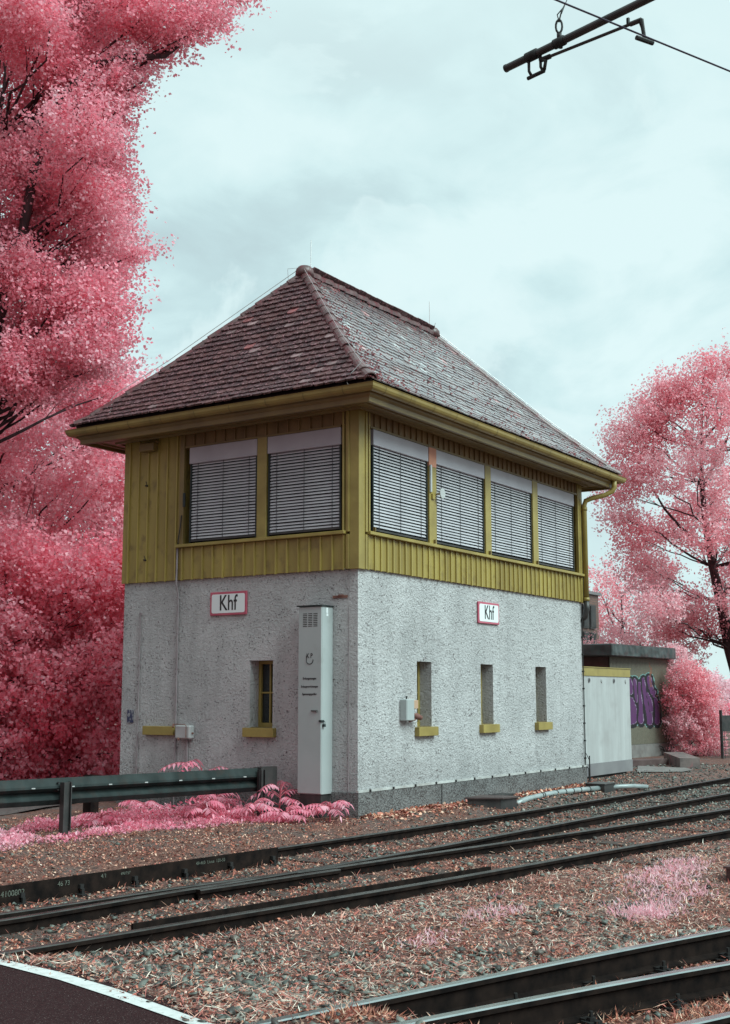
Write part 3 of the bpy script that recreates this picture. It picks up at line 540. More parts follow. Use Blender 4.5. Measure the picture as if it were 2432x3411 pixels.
gut = mb.obj('gutter', mat('ochre_gutter_paint', (0.22, 0.15, 0.045), (0.30, 0.205, 0.06), 2.0, 5, rough=0.38, stain=(0.15, 0.10, 0.035), sscale=4.0, slo=0.56, shi=0.8), B, smooth=False)
mb = MB()
def gband(face, a):
    f = FM(face); mb = MB()
    for k in range(8):
        t0, t1 = math.pi*k/8, math.pi*(k+1)/8
        P0 = [(.595-.070*math.cos(t), 5.432-.088*math.sin(t)) for t in (t0, t1)]
        mb.add([f(a, *P0[0]), f(a+.014, *P0[0]), f(a+.014, *P0[1]), f(a, *P0[1])], [(0, 1, 2, 3)])
    mb.obj('gutter_seam', M_seam, gut, recalc=True)
M_seam = mat('worn_gutter_seam', (0.16, 0.11, 0.035), rough=0.5)
a = -0.35
while a < LX+.5: gband('R', a); a += .62
a = -0.2
while a < LY+.5: gband('L', a); a += .62

# roof shape: s = 0 at the eave, 1 at the ridge
E_ = .60; RX0, RX1, RY = 1.62, 5.56, LY/2
SS = [0, .1, .4, 1.0]; HH = [5.475, 5.665, 6.385, 8.0]
def hz(s): return float(np.interp(s, SS, HH))
def corner(c, s):
    x = (-E_+(RX0+E_)*s) if c in (0, 3) else (LX+E_+(RX1-LX-E_)*s)
    y = (-E_+(RY+E_)*s) if c in (0, 1) else (LY+E_+(RY-LY-E_)*s)
    return Vector((x, y, hz(s)))
mb = MB(); rings = [[corner(c, s)-Vector((0, 0, .03)) for c in range(4)] for s in SS]
for r in rings: mb.v += [tuple(p) for p in r]
for i in range(3):
    for c in range(4): mb.f.append((i*4+c, i*4+(c+1) % 4, (i+1)*4+(c+1) % 4, (i+1)*4+c)); mb.mi.append(0)
roof = mb.obj('roof', M_under, B)
# beaver-tail tiles, slope by slope
def tiles(c0, c1, flip, LF=.026, TH=.014, MT=None):
    vs = []; cols = []; fs = []
    # arc length along the middle of the slope
    ssamp = np.linspace(0, 1, 400); pa = [ (corner(c0, s)+corner(c1, s))/2 for s in ssamp]
    al = np.concatenate([[0], np.cumsum([(pa[i+1]-pa[i]).length for i in range(399)])])
    T = al[-1]; pitch = .128; rows = int(T/pitch)
    for r in range(rows+1):
        s = float(np.interp(r*pitch, al, ssamp)); s2 = float(np.interp(min(r*pitch+.25, T), al, ssamp))
        A0, A1 = corner(c0, s), corner(c1, s); B0, B1 = corner(c0, s2), corner(c1, s2)
        d = (A1-A0); Lr = d.length; d.normalize()
        m0, m1 = (A0+A1)/2, (B0+B1)/2
        if (m1-m0).length < 0.03: m1 = m0+(m0-(corner(c0, s-.05)+corner(c1, s-.05))/2)
        upv = (m1-m0).normalized(); nrm = d.cross(upv).normalized()
        if nrm.z < 0: nrm = -nrm
        w = .168; off = (r % 2)*w/2; k = int(Lr/w)+2
        wave = [R(-.006, .006) for _ in range(4)]
        hb = max((B0-A0).dot(upv), .05); sl0 = (B0-A0).dot(d)/hb; sl1 = (B1-A1).dot(d)/hb
        for i in range(-1, k+1):
            cx = off+i*w-.02+R(-.003, .003)
            if cx < -.03 or cx > Lr+.03: continue
            lift = LF+R(-.003, .005)+wave[0]*math.sin(i*.35+r); ww = w*.485; rot = R(-.022, .022); sl = R(-.005, .005)
            o = A0 + d*cx + upv*sl
            pts = [(-1, .052), (-.86, .020), (-.5, .004), (0, 0), (.5, .004), (.86, .020), (1, .052), (1, .27), (-1, .27)]
            base = len(vs)
            for th in (0, -TH):
                for a, b in pts:
                    aa = a*ww + b*rot; aa = min(max(cx+aa, sl0*b), Lr+sl1*b)-cx
                    nn = .022+lift*(1-b/.27)+th
                    vs.append(o+d*aa+upv*b+nrm*nn)
            fs.append(tuple(base+q for q in range(9)))
            for q in range(8): fs.append((base+q, base+9+q, base+9+(q+1), base+q+1))
            fs.append(tuple(base+9+q for q in range(8, -1, -1)))
            g = R(.75, 1.25); t = random.random()
            if t < .007: c = (.38*g, .13*g, .13*g)
            elif t < .03: c = (.30*g, .20*g, .20*g)
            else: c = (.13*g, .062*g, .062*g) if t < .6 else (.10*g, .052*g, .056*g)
            if c0 == 0: c = (c[0]*1.9, c[1]*2.9, c[2]*2.9)  # right-hand slope tiles lightened, silvery sky reflection put into their colour
            cols += [(*c, 1)]*18
    me = bpy.data.meshes.new('roof_tiles'); off = B.location
    me.from_pydata([(p.x-off.x, p.y-off.y, p.z-off.z) for p in vs], [], fs)
    at = me.attributes.new('Col', 'FLOAT_COLOR', 'POINT'); at.data.foreach_set('color', np.array(cols, np.float32).reshape(-1))
    me.materials.append(MT or M_tile); bm = bmesh.new(); bm.from_mesh(me); bmesh.ops.recalc_face_normals(bm, faces=bm.faces); bm.to_mesh(me); bm.free()
    o = bpy.data.objects.new('roof_tiles', me); COL.objects.link(o); o.parent = roof
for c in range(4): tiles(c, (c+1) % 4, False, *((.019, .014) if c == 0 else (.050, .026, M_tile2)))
# moss tufts scattered on the tiles
mv = []; mt = []
for _ in range(2300):
    side = random.choice((0, 0, 0, 3)); s = random.random()**1.2*.95; t = random.random()
    if random.random() < .45: t = abs(random.gauss(0, .05)) if side == 0 else 1-abs(random.gauss(0, .05)); t = min(max(t, 0), 1)
    if random.random() < .22 and side == 0: s = 1-abs(random.gauss(0, .03)); s = min(s, .995)
    p = corner(side, s).lerp(corner((side+1) % 4, s), t); rr = R(.006, .02)
    c = Vector((p.x, p.y, p.z+.045))
    for k in range(4):
        a = Vector((R(-1, 1), R(-1, 1), R(-.3, .6)))*rr; b = Vector((R(-1, 1), R(-1, 1), R(-.2, .5)))*rr; e = Vector((R(-.5, .5), R(-.5, .5), 1))*rr*.8
        mv += [c+a, c+b, c+b+e, c+a+e]; mt += [random.random()]*4
mo = npmesh('moss', np.array([tuple(v) for v in mv])-np.array(B.location), 4, mat('red_moss', (1, 1, 1), ramp_attr=[(0, (.14, .02, .03)), (.6, (.30, .07, .08)), (1, (.46, .16, .17))], rough=.9), roof, {'tint': ('FLOAT', mt)})
mo['kind'] = 'stuff'
# hip and ridge tiles
def halfround(mb, p, q, r0, r1, up=Vector((0, 0, 1))):
    d = (q-p).normalized(); r = d.cross(up).normalized(); u = r.cross(d).normalized(); vs = []
    for c, rr in ((p, r0), (q, r1)):
        for k in range(9):
            t = math.pi*(k/8*1.16-.08); vs.append(c+r*math.cos(t)*rr+u*math.sin(t)*rr*.92)
        for k in range(8, -1, -1):
            t = math.pi*(k/8*1.16-.08); vs.append(c+r*math.cos(t)*(rr-.016)+u*math.sin(t)*(rr-.016)*.92)
    n = 18; mb.add(vs, [(k, (k+1) % n, n+(k+1) % n, n+k) for k in range(n)]+[tuple(range(n-1, -1, -1)), tuple(n+k for k in range(n))])
for c in range(4):
    mb = MB(); path = [corner(c, s) for s in np.linspace(0.02, .995, 200)]; acc = 0; last = path[0]; seg = .29
    i0 = 0
    for i in range(1, 200):
        if (path[i]-path[i0]).length >= seg or i == 199:
            d = (path[i]-path[i0]).normalized(); u = Vector((0, 0, 1))
            j = Vector((R(-.008, .008), R(-.008, .008), R(-.004, .008)))
            halfround(mb, path[i0]-d*.02+u*.004+j, path[i]+d*.03-u*.006+j, .090, .083); i0 = i
    mb.obj('hip_tiles', M_ridge, roof, smooth=False)
mb = MB(); x = RX0-.05
while x < RX1:
    j = Vector((0, R(-.008, .008), R(-.005, .008)))
    halfround(mb, Vector((x-.02, RY, 8.0))+j, Vector((min(x+.36, RX1+.05), RY, 8.018))+j, .098, .112); x += .34
mb.obj('ridge_tiles', M_ridge, roof)
for xx in (RX0, RX1):
    mb = MB(); mb.tube([(xx, RY, 7.97), (xx, RY, 8.08), (xx, RY, 8.13), (xx, RY, 8.155)], [.15, .14, .10, .03], 12)
    mb.obj('ridge_cap', M_ridge, roof, smooth=True)
# lightning protection
mb = MB(); up = Vector((0, 0, 1))
def hipwire(c, s0, s1, h, n=26, side=Vector((0, 0, 0))): return [corner(c, s)+up*h+side for s in np.linspace(s0, s1, n)]
mb.tube(hipwire(3, .19, .97, .165), .0055, 6)
p = hipwire(3, .19, .97, .165)
mb.tube([p[0], corner(3, .165)+up*.12, corner(3, .14).lerp(corner(0, .14), .03)+up*.08, corner(3, .07).lerp(corner(0, .07), .09)+up*.07, corner(3, .0).lerp(corner(0, 0), .095)+up*.06], .0055, 6)
mb.tube(hipwire(0, .10, .98, .125, 20, Vector((-.05, .0, 0)))+[Vector((RX0, RY, 8.15))], .005, 6)
q = hipwire(0, .10, .98, .125, 20, Vector((-.05, .0, 0)))[0]
mb.tube([q, corner(0, .035).lerp(corner(3, .035), .06)+up*.06, corner(0, .0).lerp(corner(3, 0), .07)+up*.03, corner(0, -.02).lerp(corner(3, -.02), .07)+up*-.02], .005, 6)
mb.tube(hipwire(1, .08, .99, .135), .0065, 6)
mb.tube([(RX0, RY, 8.16), (3.5, RY, 8.13), (RX1, RY, 8.16)], .004, 5)
mb.tube([(RX0+.16, RY, 8.0), (RX0+.17, RY, 8.62)], .006, 6)
mb.tube([(RX1-.08, RY, 8.0), (RX1-.08, RY, 8.62)], .006, 6)
mb.tube([(RX0-.22, RY+.15, 7.86), (RX0-.24, RY+.15, 8.06), (RX0-.02, RY, 8.12)], .004, 5)
mb.obj('lightning_conductor', M_wire, B)
for c, S_, h in ((3, (.19, .36, .56, .76, .90), .165), (1, (.10, .22, .38, .52, .66, .82), .135), (0, (.3, .6, .85), .11)):
    for s in S_:
        m = MB(); p0 = corner(c, s); m.bar(p0+up*.05, p0+up*(h+.02), .012, .03); m.box(p0.x-.025, p0.x+.025, p0.y-.02, p0.y+.02, p0.z+.06, p0.z+.085)
        m.obj('wire_holder', M_bolt, B)
# down pipe on the far right corner
mb = MB(); P_ = [(LX+.30, -.57, 5.40), (LX+.30, -.57, 5.24), (LX+.285, -.54, 5.17), (LX+.22, -.42, 5.10), (LX+.10, -.22, 5.045), (LX+.045, -.125, 5.0), (LX+.03, -.10, 4.92), (LX+.03, -.10, 3.21)]
mb.tube(P_, [.05, .048, .046, .044, .044, .045, .045, .045], 12)
mb.tube([(LX+.03, -.10, 4.88), (LX+.03, -.10, 4.82)], .053, 12); mb.tube([(LX+.03, -.10, 3.26), (LX+.03, -.10, 3.20)], .055, 12)
mb.obj('down_pipe', M_mull, B, smooth=True)
mb = MB(); mb.tube([(LX+.03, -.10, 3.199), (LX+.03, -.10, 3.06), (LX+.035, -.06, 2.92), (LX+.04, .02, 2.86)], [.05, .052, .05, .045], 12); mb.obj('pipe_elbow', M_dsteel, B, smooth=True)
# thin conduit down the right corner
mb = MB(); mb.tube([(LX-.01, -.02, 2.9), (LX-.01, -.02, .34), (LX+.03, -.06, .28), (LX+.03, -.06, -.05)], .010, 6)
mb.tube([(LX+.07, -.06, .5), (LX+.07, -.06, -.05)], .012, 6); mb.tube([(LX-.01, -.03, .55), (LX+.07, -.06, .42)], .006, 5)
for z in np.arange(.45, 2.9, .3): mb.box(LX-.03, LX+.005, -.035, -.001, z, z+.025)
mb.obj('conduit', M_bolt, B)
# conduits down the left face
mb = MB(); xl = -.02
mb.tube([(xl-.03, 3.07, 3.66), (xl-.04, 3.07, 3.1), (xl, 3.06, 2.95), (xl, 3.06, .0)], .014, 6)
for z in (2.9, 2.4, 1.9, 1.3, .8, .4): mb.box(-.03, -.001, 3.04, 3.085, z, z+.02)
mb.obj('conduit', M_conduit, B)
mb = MB(); mb.tube([(xl, 3.78, 2.72), (xl, 3.78, 0)], .010, 6)
for z in (2.7, 1.95, 1.2, .5): mb.box(-.03, -.001, 3.765, 3.80, z, z+.035)
mb.obj('conduit', M_conduit, B)
mb = MB(); mb.tube([(xl, 2.84, .92), (xl, 2.84, 0)], .016, 6); mb.obj('conduit', M_conduit, B)
mb = MB(); mb.tube([(-.055, .20, 3.2), (-.03, .12, 3.1), (-.004, .13, 2.9), (-.004, .15, 2.78)], .003, 4); mb.tube([(-.004, .135, 2.7), (-.004, .14, .32)], .006, 5); mb.obj('wall_cable', M_conduit, B)
# damp gap with exposed rusty lintel above the cabinet
mb = MB(); fbox(mb, 'L', .16, .39, -.0, .012, 2.80, 2.835); fbox(mb, 'L', .22, .30, -.0, .018, 2.825, 2.845); mb.obj('exposed_lintel', M_rust, B)
# eave lamp on the left, vent pipe stubs
mb = MB(); fbox(mb, 'L', 3.48, 3.76, .055, .17, 5.09, 5.21); fbox(mb, 'L', 3.44, 3.80, .055, .12, 5.212, 5.24); mb.obj('eave_lamp', M_trim, B, bevel=.01)
mb = MB(); fbox(mb, 'L', 2.93, 2.97, .06, .075, 4.22, 4.42); mb.obj('shutter_switch', M_steel, B)
mb = MB(); mb.tube([(-.07, 2.99, 4.1), (-.075, 3.0, 3.95), (-.085, 3.03, 3.75), (-.06, 3.06, 3.66)], .008, 5); mb.obj('loose_cable', M_bolt, B)
for z in (4.6, 3.5): mb = MB(); mb.tube([(-.05, 3.72, z), (-.07, 3.66, z-.01)], .012, 5); mb.tube([(-.06, 3.68, z), (-.068, 3.70, z+.06)], .006, 4); mb.obj('cable_hook', M_bolt, B)
# sensors on the first right mullion
mb = MB(); fbox(mb, 'R', 1.785, 1.825, .0505, .075, 4.42, 4.82); mb.obj('contact_strip', M_white, B, bevel=.004)
mb = MB(); mb.tube([(1.99, -.05, 4.42), (1.99, -.14, 4.42)], [.02, .02], 8); mb.tube([(1.99, -.14, 4.42), (1.99, -.152, 4.42)], .075, 14); mb.obj('round_sensor', M_white, B, smooth=False)
mb = MB(); fbox(mb, 'R', 1.83, 1.90, .0505, .078, 4.33, 4.40); mb.obj('sensor_base', M_mull, B)
for a in (.30, 1.9, 3.6, 5.3):
    mb = MB(); fbox(mb, 'R', a-.012, a+.012, .0505, .085, ZSILL+.03, ZSILL+.085); mb.obj('sill_catch', M_trim, B)

# ------------------------------------------------------------------ name signs
def sign(face, a0, a1, z0, z1, label, tw):
    ac = (a0+a1)/2; f = FM(face); loc = f(ac, 0, (z0+z1)/2)
    S = thing('name_sign', loc, label, 'sign', 'station name signs on the walls')
    m = MB(); fbox(m, face, a0, a1, .006, .030, z0, z1); m.obj('frame', M_signr, S, bevel=.006)
    m = MB(); b = .032; r = .028; A0, A1, Z0, Z1 = a0+b, a1-b, z0+b, z1-b
    pts = []
    for cx, cz, t0 in ((A1-r, Z1-r, 0), (A0+r, Z1-r, 90), (A0+r, Z0+r, 180), (A1-r, Z0+r, 270)):
        for k in range(6): t = math.radians(t0+k*18); pts.append((cx+r*math.cos(t), cz+r*math.sin(t)))
    n = len(pts); m.v = [f(a, .0325, z) for a, z in pts]+[f(a, .029, z) for a, z in pts]; m.f = [tuple(range(n)), tuple(range(2*n-1, n-1, -1))]+[(k, (k+1) % n, n+(k+1) % n, n+k) for k in range(n)]; m.mi = [0]*(n+2)
    m.obj('enamel_plate', M_signw, S)
    text_mesh('lettering', 'Khf', (z1-z0)*.93, f(ac, .034, (z0+z1)/2+.0), face, M_ink, S, sx=tw, bold=.0022)
    m = MB()
    for a in (a0+.1, a1-.1): fbox(m, face, a-.012, a+.012, -.0, .006, z0+.05, z1-.05)
    m.obj('bracket', M_bolt, S)
sign('L', 1.811, 2.463, 2.640, 2.967, 'white Khf sign with pink red border on the shaded left wall above the guardrail', .74)
sign('R', 3.264, 3.950, 2.624, 2.952, 'white Khf sign with pink red border on the bright right wall facing the tracks', .74)

# ------------------------------------------------------------------ equipment cabinet on the left wall
K = thing('equipment_cabinet', (-.13, .57, 0), 'tall narrow grey steel cabinet standing against the left wall near the building corner', 'cabinet')
c0, c1, d = .387, .757, .264
mb = MB(); fbox(mb, 'L', c0, c1, .004, d-.018, .29, 2.685); mb.obj('body', M_cab, K, bevel=.006)
mb = MB(); fbox(mb, 'L', c0+.003, c1-.003, d-.016, d, .30, 2.68); door = mb.obj('door', M_cab, K, bevel=.004)
mb = MB(); fbox(mb, 'L', c0-.015, c1+.02, .003, d+.018, 2.686, 2.702); mb.obj('roof_plate', M_steel, K)
mb = MB(); fbox(mb, 'L', c0+.02, c1-.02, .03, d-.03, -.08, .289); mb.obj('base', M_dsteel, K)
mb = MB()
for i in range(3):
    for j in range(8):
        a = c1-.075-i*.083; z = 2.595-j*.023; fbox(mb, 'L', a-.064, a, d+.0003, d+.003, z-.008, z)
mb.obj('vent_slots', M_bolt, door)
mb = MB(); fbox(mb, 'L', c0+.055, c0+.15, d+.001, d+.018, 1.335, 1.35); mb.tube([(-d-.004, c0+.06, 1.34), (-d-.035, c0+.06, 1.33)], .009, 6); mb.obj('handle', M_dsteel, door)
mb = MB(); mb.box(-d-.012, -d+.05, c0-.012, c0+.03, 1.20, 1.226); mb.obj('hasp', M_steel, door)
mb = MB(); t_ = [(-d+.04+.016*math.cos(t), c0-.020, 1.185+.03*math.sin(t)) for t in np.linspace(-.5, 3.7, 12)]; mb.tube(t_, .004, 5); mb.box(-d+.02, -d+.06, c0-.032, c0-.008, 1.14, 1.175); mb.obj('padlock', M_steel, door)
mb = MB(); mb.box(-.16, -.12, c0-.002, c0+.003, 2.60, 2.67); mb.box(-.155, -.115, c0-.002, c0+.003, 2.56, 2.595); mb.obj('sticker', M_signw, K)
am = (c0+c1)/2
f = FM('L')
text_mesh('lettering', 'Erdungsstangen', .040, f(am, d+.0012, 1.755), 'L', M_ink, door, sx=.85, bold=.0006)
text_mesh('lettering', 'Erdungsvorrichtungen', .038, f(am, d+.0012, 1.652), 'L', M_ink, door, sx=.80, bold=.0006)
text_mesh('lettering', 'Spannungsprüfer', .040, f(am, d+.0012, 1.555), 'L', M_ink, door, sx=.85, bold=.0006)
text_mesh('emblem', 'K', .085, f(am+.03, d+.0012, 2.045), 'L', M_ink, door, sx=.8, bold=.001)
text_mesh('emblem', 'P', .085, f(am-.028, d+.0012, 2.045), 'L', M_ink, door, sx=.8, bold=.001)
mb = MB(); 
arc = [(-d-.0015, am+.052, 2.05), (-d-.0015, am+.052, 1.985)] + [(-d-.0015, am+.0-.052*math.cos(t), 1.985-.045*math.sin(t)) for t in np.linspace(math.pi, 0, 10)] + [(-d-.0015, am-.052, 2.0)]
mb.tube(arc, .006, 4); mb.obj('emblem', M_ink, door)

# small wall-mounted things
J = thing('junction_box', (0, 2.86, .95), 'small grey electrical box with round corners and lever on the shaded left wall', 'electrical box')
mb = MB(); fbox(mb, 'L', 2.72, 3.00, .002, .11, .935, 1.13); mb.obj('case', M_white, J, bevel=.022)
mb = MB(); mb.tube([(-.12, 3.01, 1.14), (-.125, 2.95, 1.142), (-.125, 2.80, 1.142), (-.125, 2.775, 1.12), (-.125, 2.775, .95)], .006, 5); mb.tube([(-.11, 3.02, 1.14), (-.14, 3.0, 1.10)], .014, 6); mb.tube([(-.112, 2.93, .95), (-.13, 2.90, .93)], .016, 6); mb.tube([(-.06, 2.72, 1.02), (-.06, 2.70, 1.02)], .014, 6); mb.obj('lever', M_rust, J)
Q = thing('speaker_box', (1.25, 0, 1.3), 'small grey box with beige plate and brown horn on the bright right wall', 'electrical box')
mb = MB(); fbox(mb, 'R', 1.02, 1.22, .0, .12, 1.20, 1.49); mb.obj('case', M_cab, Q, bevel=.012)
mb = MB(); fbox(mb, 'R', 1.26, 1.42, .0, .06, 1.36, 1.475); mb.obj('plate', mat('beige_plate', (.45, .27, .18), (.50, .32, .22), 4), Q, bevel=.004)
mb = MB(); mb.tube([(1.24, -.06, 1.275), (1.30, -.10, 1.26), (1.38, -.13, 1.235)], [.02, .045, .03], 8); mb.tube([(1.20, -.04, 1.19), (1.28, -.09, 1.22)], [.015, .02], 6); mb.obj('horn', M_rust, Q, smooth=True)
mb = MB(); mb.tube([(1.12, -.05, 1.49), (1.12, -.05, 1.53)], .012, 6); mb.obj('cable_gland', M_bolt, Q)
pl = MB(); fbox(pl, 'L', 3.885, 4.0, .002, .012, 1.15, 1.335); tag(pl.obj('number_plaque', M_blue), 'small blue and grey enamel plaque at the far left edge of the left wall', 'plaque')
# ------------------------------------------------------------------ tracks
RP = [(-.024, 0), (.024, 0), (.031, -.007), (.031, -.032), (.008, -.042), (.008, -.128), (.06, -.143), (.06, -.155), (-.06, -.155), (-.06, -.143), (-.008, -.128), (-.008, -.042), (-.031, -.032), (-.031, -.007)]
RM = [1, 1, 0, 0, 0, 0, 0, 0, 0, 0, 0, 0, 0, 1]
def densify(pts, step=.5):
    out = []
    for i in range(len(pts)-1):
        a, b = Vector(pts[i]), Vector(pts[i+1]); n = max(1, int((b-a).length/step))
        out += [a.lerp(b, k/n) for k in range(n)]
    return out+[Vector(pts[-1])]
def smoothpath(pts, it=2):
    P = [Vector((*p, 0)) for p in pts]
    for _ in range(it):
        Q = [P[0]]
        for i in range(len(P)-1): Q += [P[i].lerp(P[i+1], .25), P[i].lerp(P[i+1], .75)]
        P = Q+[P[-1]]
    return P
def rail(T, pts, zt, head, name='rail'):
    m = MB(); P = [Vector((p.x, p.y, zt)) for p in smoothpath(pts)]
    m.sweep(RP, P, mis=RM)
    return m.obj(name, [M_web, head], T), P
def along(P, step, start=0.0, end=1e9):
    out = []; acc = 0; nxt = start
    for i in range(len(P)-1):
        a, b = P[i], P[i+1]; l = (b-a).length
        while nxt <= acc+l and nxt < end: out.append((a.lerp(b, (nxt-acc)/l), (b-a).normalized())); nxt += step
        acc += l
    return out
# one fastener built once: base plate, two clips and bolts, then copied
def fastener_mesh():
    m = MB()
    m.box(-.08, .08, -.17, .17, -.168, -.1552)
    for s in (-1, 1):
        m.box(-.045, .045, s*.105-.035, s*.105+.035, -.154, -.136); m.box(-.03, .03, s*.068-.02, s*.068+.02, -.143, -.128)
        m.tube([(0, s*.105, -.136), (0, s*.105, -.118)], .024, 6); m.tube([(0, s*.105, -.118), (0, s*.105, -.088)], .011, 6)
        m.tube([(.0, s*.145, -.16), (.0, s*.145, -.13)], .014, 6)
    o = m.obj('rail_fastener', M_bolt); me = o.data; bpy.data.objects.remove(o); return me
FAST = fastener_mesh()
def fasten(T, P, step, start, end):
    for p, d in along(P, step, start, end):
        o = bpy.data.objects.new('rail_fastener', FAST); o.location = p-T.location; o.rotation_euler = (0, 0, math.atan2(d.y, d.x)+R(-.03, .03)); COL.objects.link(o); o.parent = T
def sleepers(T, PA, PB, step, start, end, z):
    me = None
    A = along(PA, step, start, end)
    for p, d in A:
        nrm = Vector((d.y, -d.x, 0)); m = MB()
        w = .115
        a = p - nrm*.45; b = p + nrm*1.75
        a.z = b.z = z-.06+R(-.004, .004)
        m.bar(a, b, 2*w, .12); m.obj('sleeper', M_sleeper, T)
R1p = [(-12, -.15), (-9, -.48), (-6.40, -0.76), (-3.04, -1.02), (0.8, -1.25), (4.15, -1.38), (10.88, -1.45), (40, -1.5)]
CHA = [(-12, -1.15), (-9, -1.62), (-7.46, -1.95), (-6.94, -2.0), (-6.35, -2.04), (-5.74, -2.09), (-5.09, -2.17), (-3.95, -2.25), (-2.36, -2.33), (-0.23, -2.37), (2.52, -2.44), (6.80, -2.65), (12, -2.85), (40, -3.6)]
CHB = [(-12, -.95), (-9, -1.40), (-7.23, -1.72), (-6.76, -1.79), (-6.16, -1.87), (-5.59, -1.95), (-4.97, -2.06), (-4.09, -2.30), (-2.65, -2.51), (-1.10, -2.76), (0.78, -3.06), (4.10, -3.50), (10, -4.2), (40, -7.4)]
R4p = [(-12, -2.1), (-9.5, -2.56), (-8.18, -2.82), (-7.34, -2.97), (-6.30, -3.15), (-5.42, -3.31), (-4.36, -3.50), (-2.97, -3.70), (-1.19, -3.94), (1.22, -4.33), (6, -5.0), (40, -9.6)]
TA = thing('railway_track', (-2, -1.7, -.1), 'dull rusty track nearest the signal box, with a raised check plate at its left end', 'railway track', 'railway tracks')
_, PA1 = rail(TA, R1p, 0.0, M_head); _, PA2 = rail(TA, CHA, 0.002, M_head)
TB = thing('railway_track', (-2, -3, -.1), 'dull rusty middle track crossing into its neighbour, between signal box track and gravel field', 'railway track', 'railway tracks')
_, PB1 = rail(TB, CHB, -0.003, M_head); _, PB2 = rail(TB, R4p, 0.0, M_head)
for T, P, a in ((TA, PA1, 3.5), (TA, PA2, 9.2), (TB, PB1, 9.5), (TB, PB2, 3.4)): fasten(T, P, .62, a, 30)
sleepers(TA, PA1, PA2, .62, 3.5, 30, -.100); sleepers(TB, PB1, PB2, .62, 9.2, 30, -.100)
TC = thing('railway_track', (-6, -6, -.1), 'foreground track at the bottom right with shiny polished rail heads', 'railway track', 'railway tracks')
R5p = [(-12, -4.1), (-9.5, -4.88), (-8.65, -5.13), (-8.02, -5.32), (-7.62, -5.44), (-6.44, -5.79), (-4.94, -6.27), (-2, -7.35), (10, -12.5)]
R6p = [(-12, -4.5), (-9.4, -5.32), (-8.26, -5.71), (-7.21, -6.11), (-6.04, -6.59), (-3, -7.95), (10, -14.4)]
R7p = [(-12, -5.2), (-9.2, -6.15), (-7.9, -6.68), (-7.45, -6.87), (-7.18, -6.97), (-5, -7.95), (8, -14.6)]
for pth, a in ((R5p, 3.2), (R6p, 3.1), (R7p, 3.9)):
    _, P = rail(TC, pth, 0.0 if pth is not R6p else .001, M_shine); fasten(TC, P, .66, a, 14)
# check plate along the first rail and check rail inside the fourth
CP = thing('check_plate', (-5, -1.16, 0), 'long dark steel check plate with chalk numbers beside the rail nearest the signal box', 'check rail')
mb = MB(); mb.sweep([(-.011, .055), (.011, .055), (.011, -.115), (-.011, -.115)], densify([(-9, -.79, 0), (-6.63, -1.02, 0), (-5.06, -1.15, 0), (-3.40, -1.295, 0)])); mb.obj('plate', M_web, CP)
for i in range(9):
    t = i/8; p = Vector((-8.2, -.87, 0)).lerp(Vector((-3.5, -1.29, 0)), t)
    m = MB(); m.box(p.x-.05, p.x+.05, p.y-.10, p.y-.012, -.125, -.09); m.tube([(p.x, p.y-.05, -.09), (p.x, p.y-.05, -.05)], .018, 6); m.box(p.x-.02, p.x+.02, p.y-.045, p.y-.0115, -.05, -.015); m.obj('clamp', M_bolt, CP)
def chalk(body, x, size, dz=0):
    t = (x+6.63)/3.23; y = -1.02-.275*t - .0135
    if x > -5.06: y = -1.15-.145*(x+5.06)/1.66-.0135
    ang = math.atan2(-.088, 1); r = Vector((math.cos(ang), math.sin(ang), 0)); n = Vector((math.sin(ang), -math.cos(ang), 0))
    text_mesh('chalk_writing', body, size, (x, y, .0+dz), (r, n), M_chalk, CP, ext=.0005)
chalk('4100802', -6.52, .065, -.012); chalk('46 73', -6.02, .055, .008); chalk('4/1', -5.60, .05, .022); chalk('490737', -5.36, .036, .018); chalk('49-460  Linne  120-50', -4.33, .042, .012)
CK = thing('check_rail', (-5, -3.2, 0), 'dark steel check rail lying just inside the near rail of the middle track', 'check rail')
mb = MB(); pts = [(-7.09, -2.86, 0), (-6.13, -3.03, 0), (-5.08, -3.20, 0), (-3.75, -3.44, 0), (-3.20, -3.54, 0)]
mb.sweep([(-.012, .012), (.012, .012), (.012, -.06), (.045, -.065), (.045, -.08), (-.012, -.08)], densify(pts)); mb.obj('bar', M_web, CK)
for x_, y_ in ((-6.6, -2.98), (-5.3, -3.2), (-4.3, -3.37), (-3.5, -3.5)):
    m = MB(); m.box(x_-.07, x_+.07, y_-.06, y_+.0, -.13, -.05); m.obj('spacer_block', M_bolt, CK)
WN = thing('wing_rail', (-4.4, -2.15, 0), 'dark short wing rail at the crossing between the two converging rails', 'check rail')
mb = MB(); mb.sweep(RP, densify([(-5.6, -2.165, -.006), (-4.6, -2.32, -.006), (-3.98, -2.42, -.006)]), mis=RM); mb.obj('rail', [M_web, M_head], WN)
# small dark box at the right edge of the frame
mb = MB(); mb.box(-1.72, -1.2, -5.75, -5.22, -.15, -.05); mb.box(-1.74, -1.18, -5.77, -5.20, -.049, -.03)
tag(mb.obj('track_box', mat('dark_rusty_lid', (.05, .02, .02), (.10, .05, .045), 8)), 'low rusty dark box in the gravel at the right edge, between the tracks', 'track box')

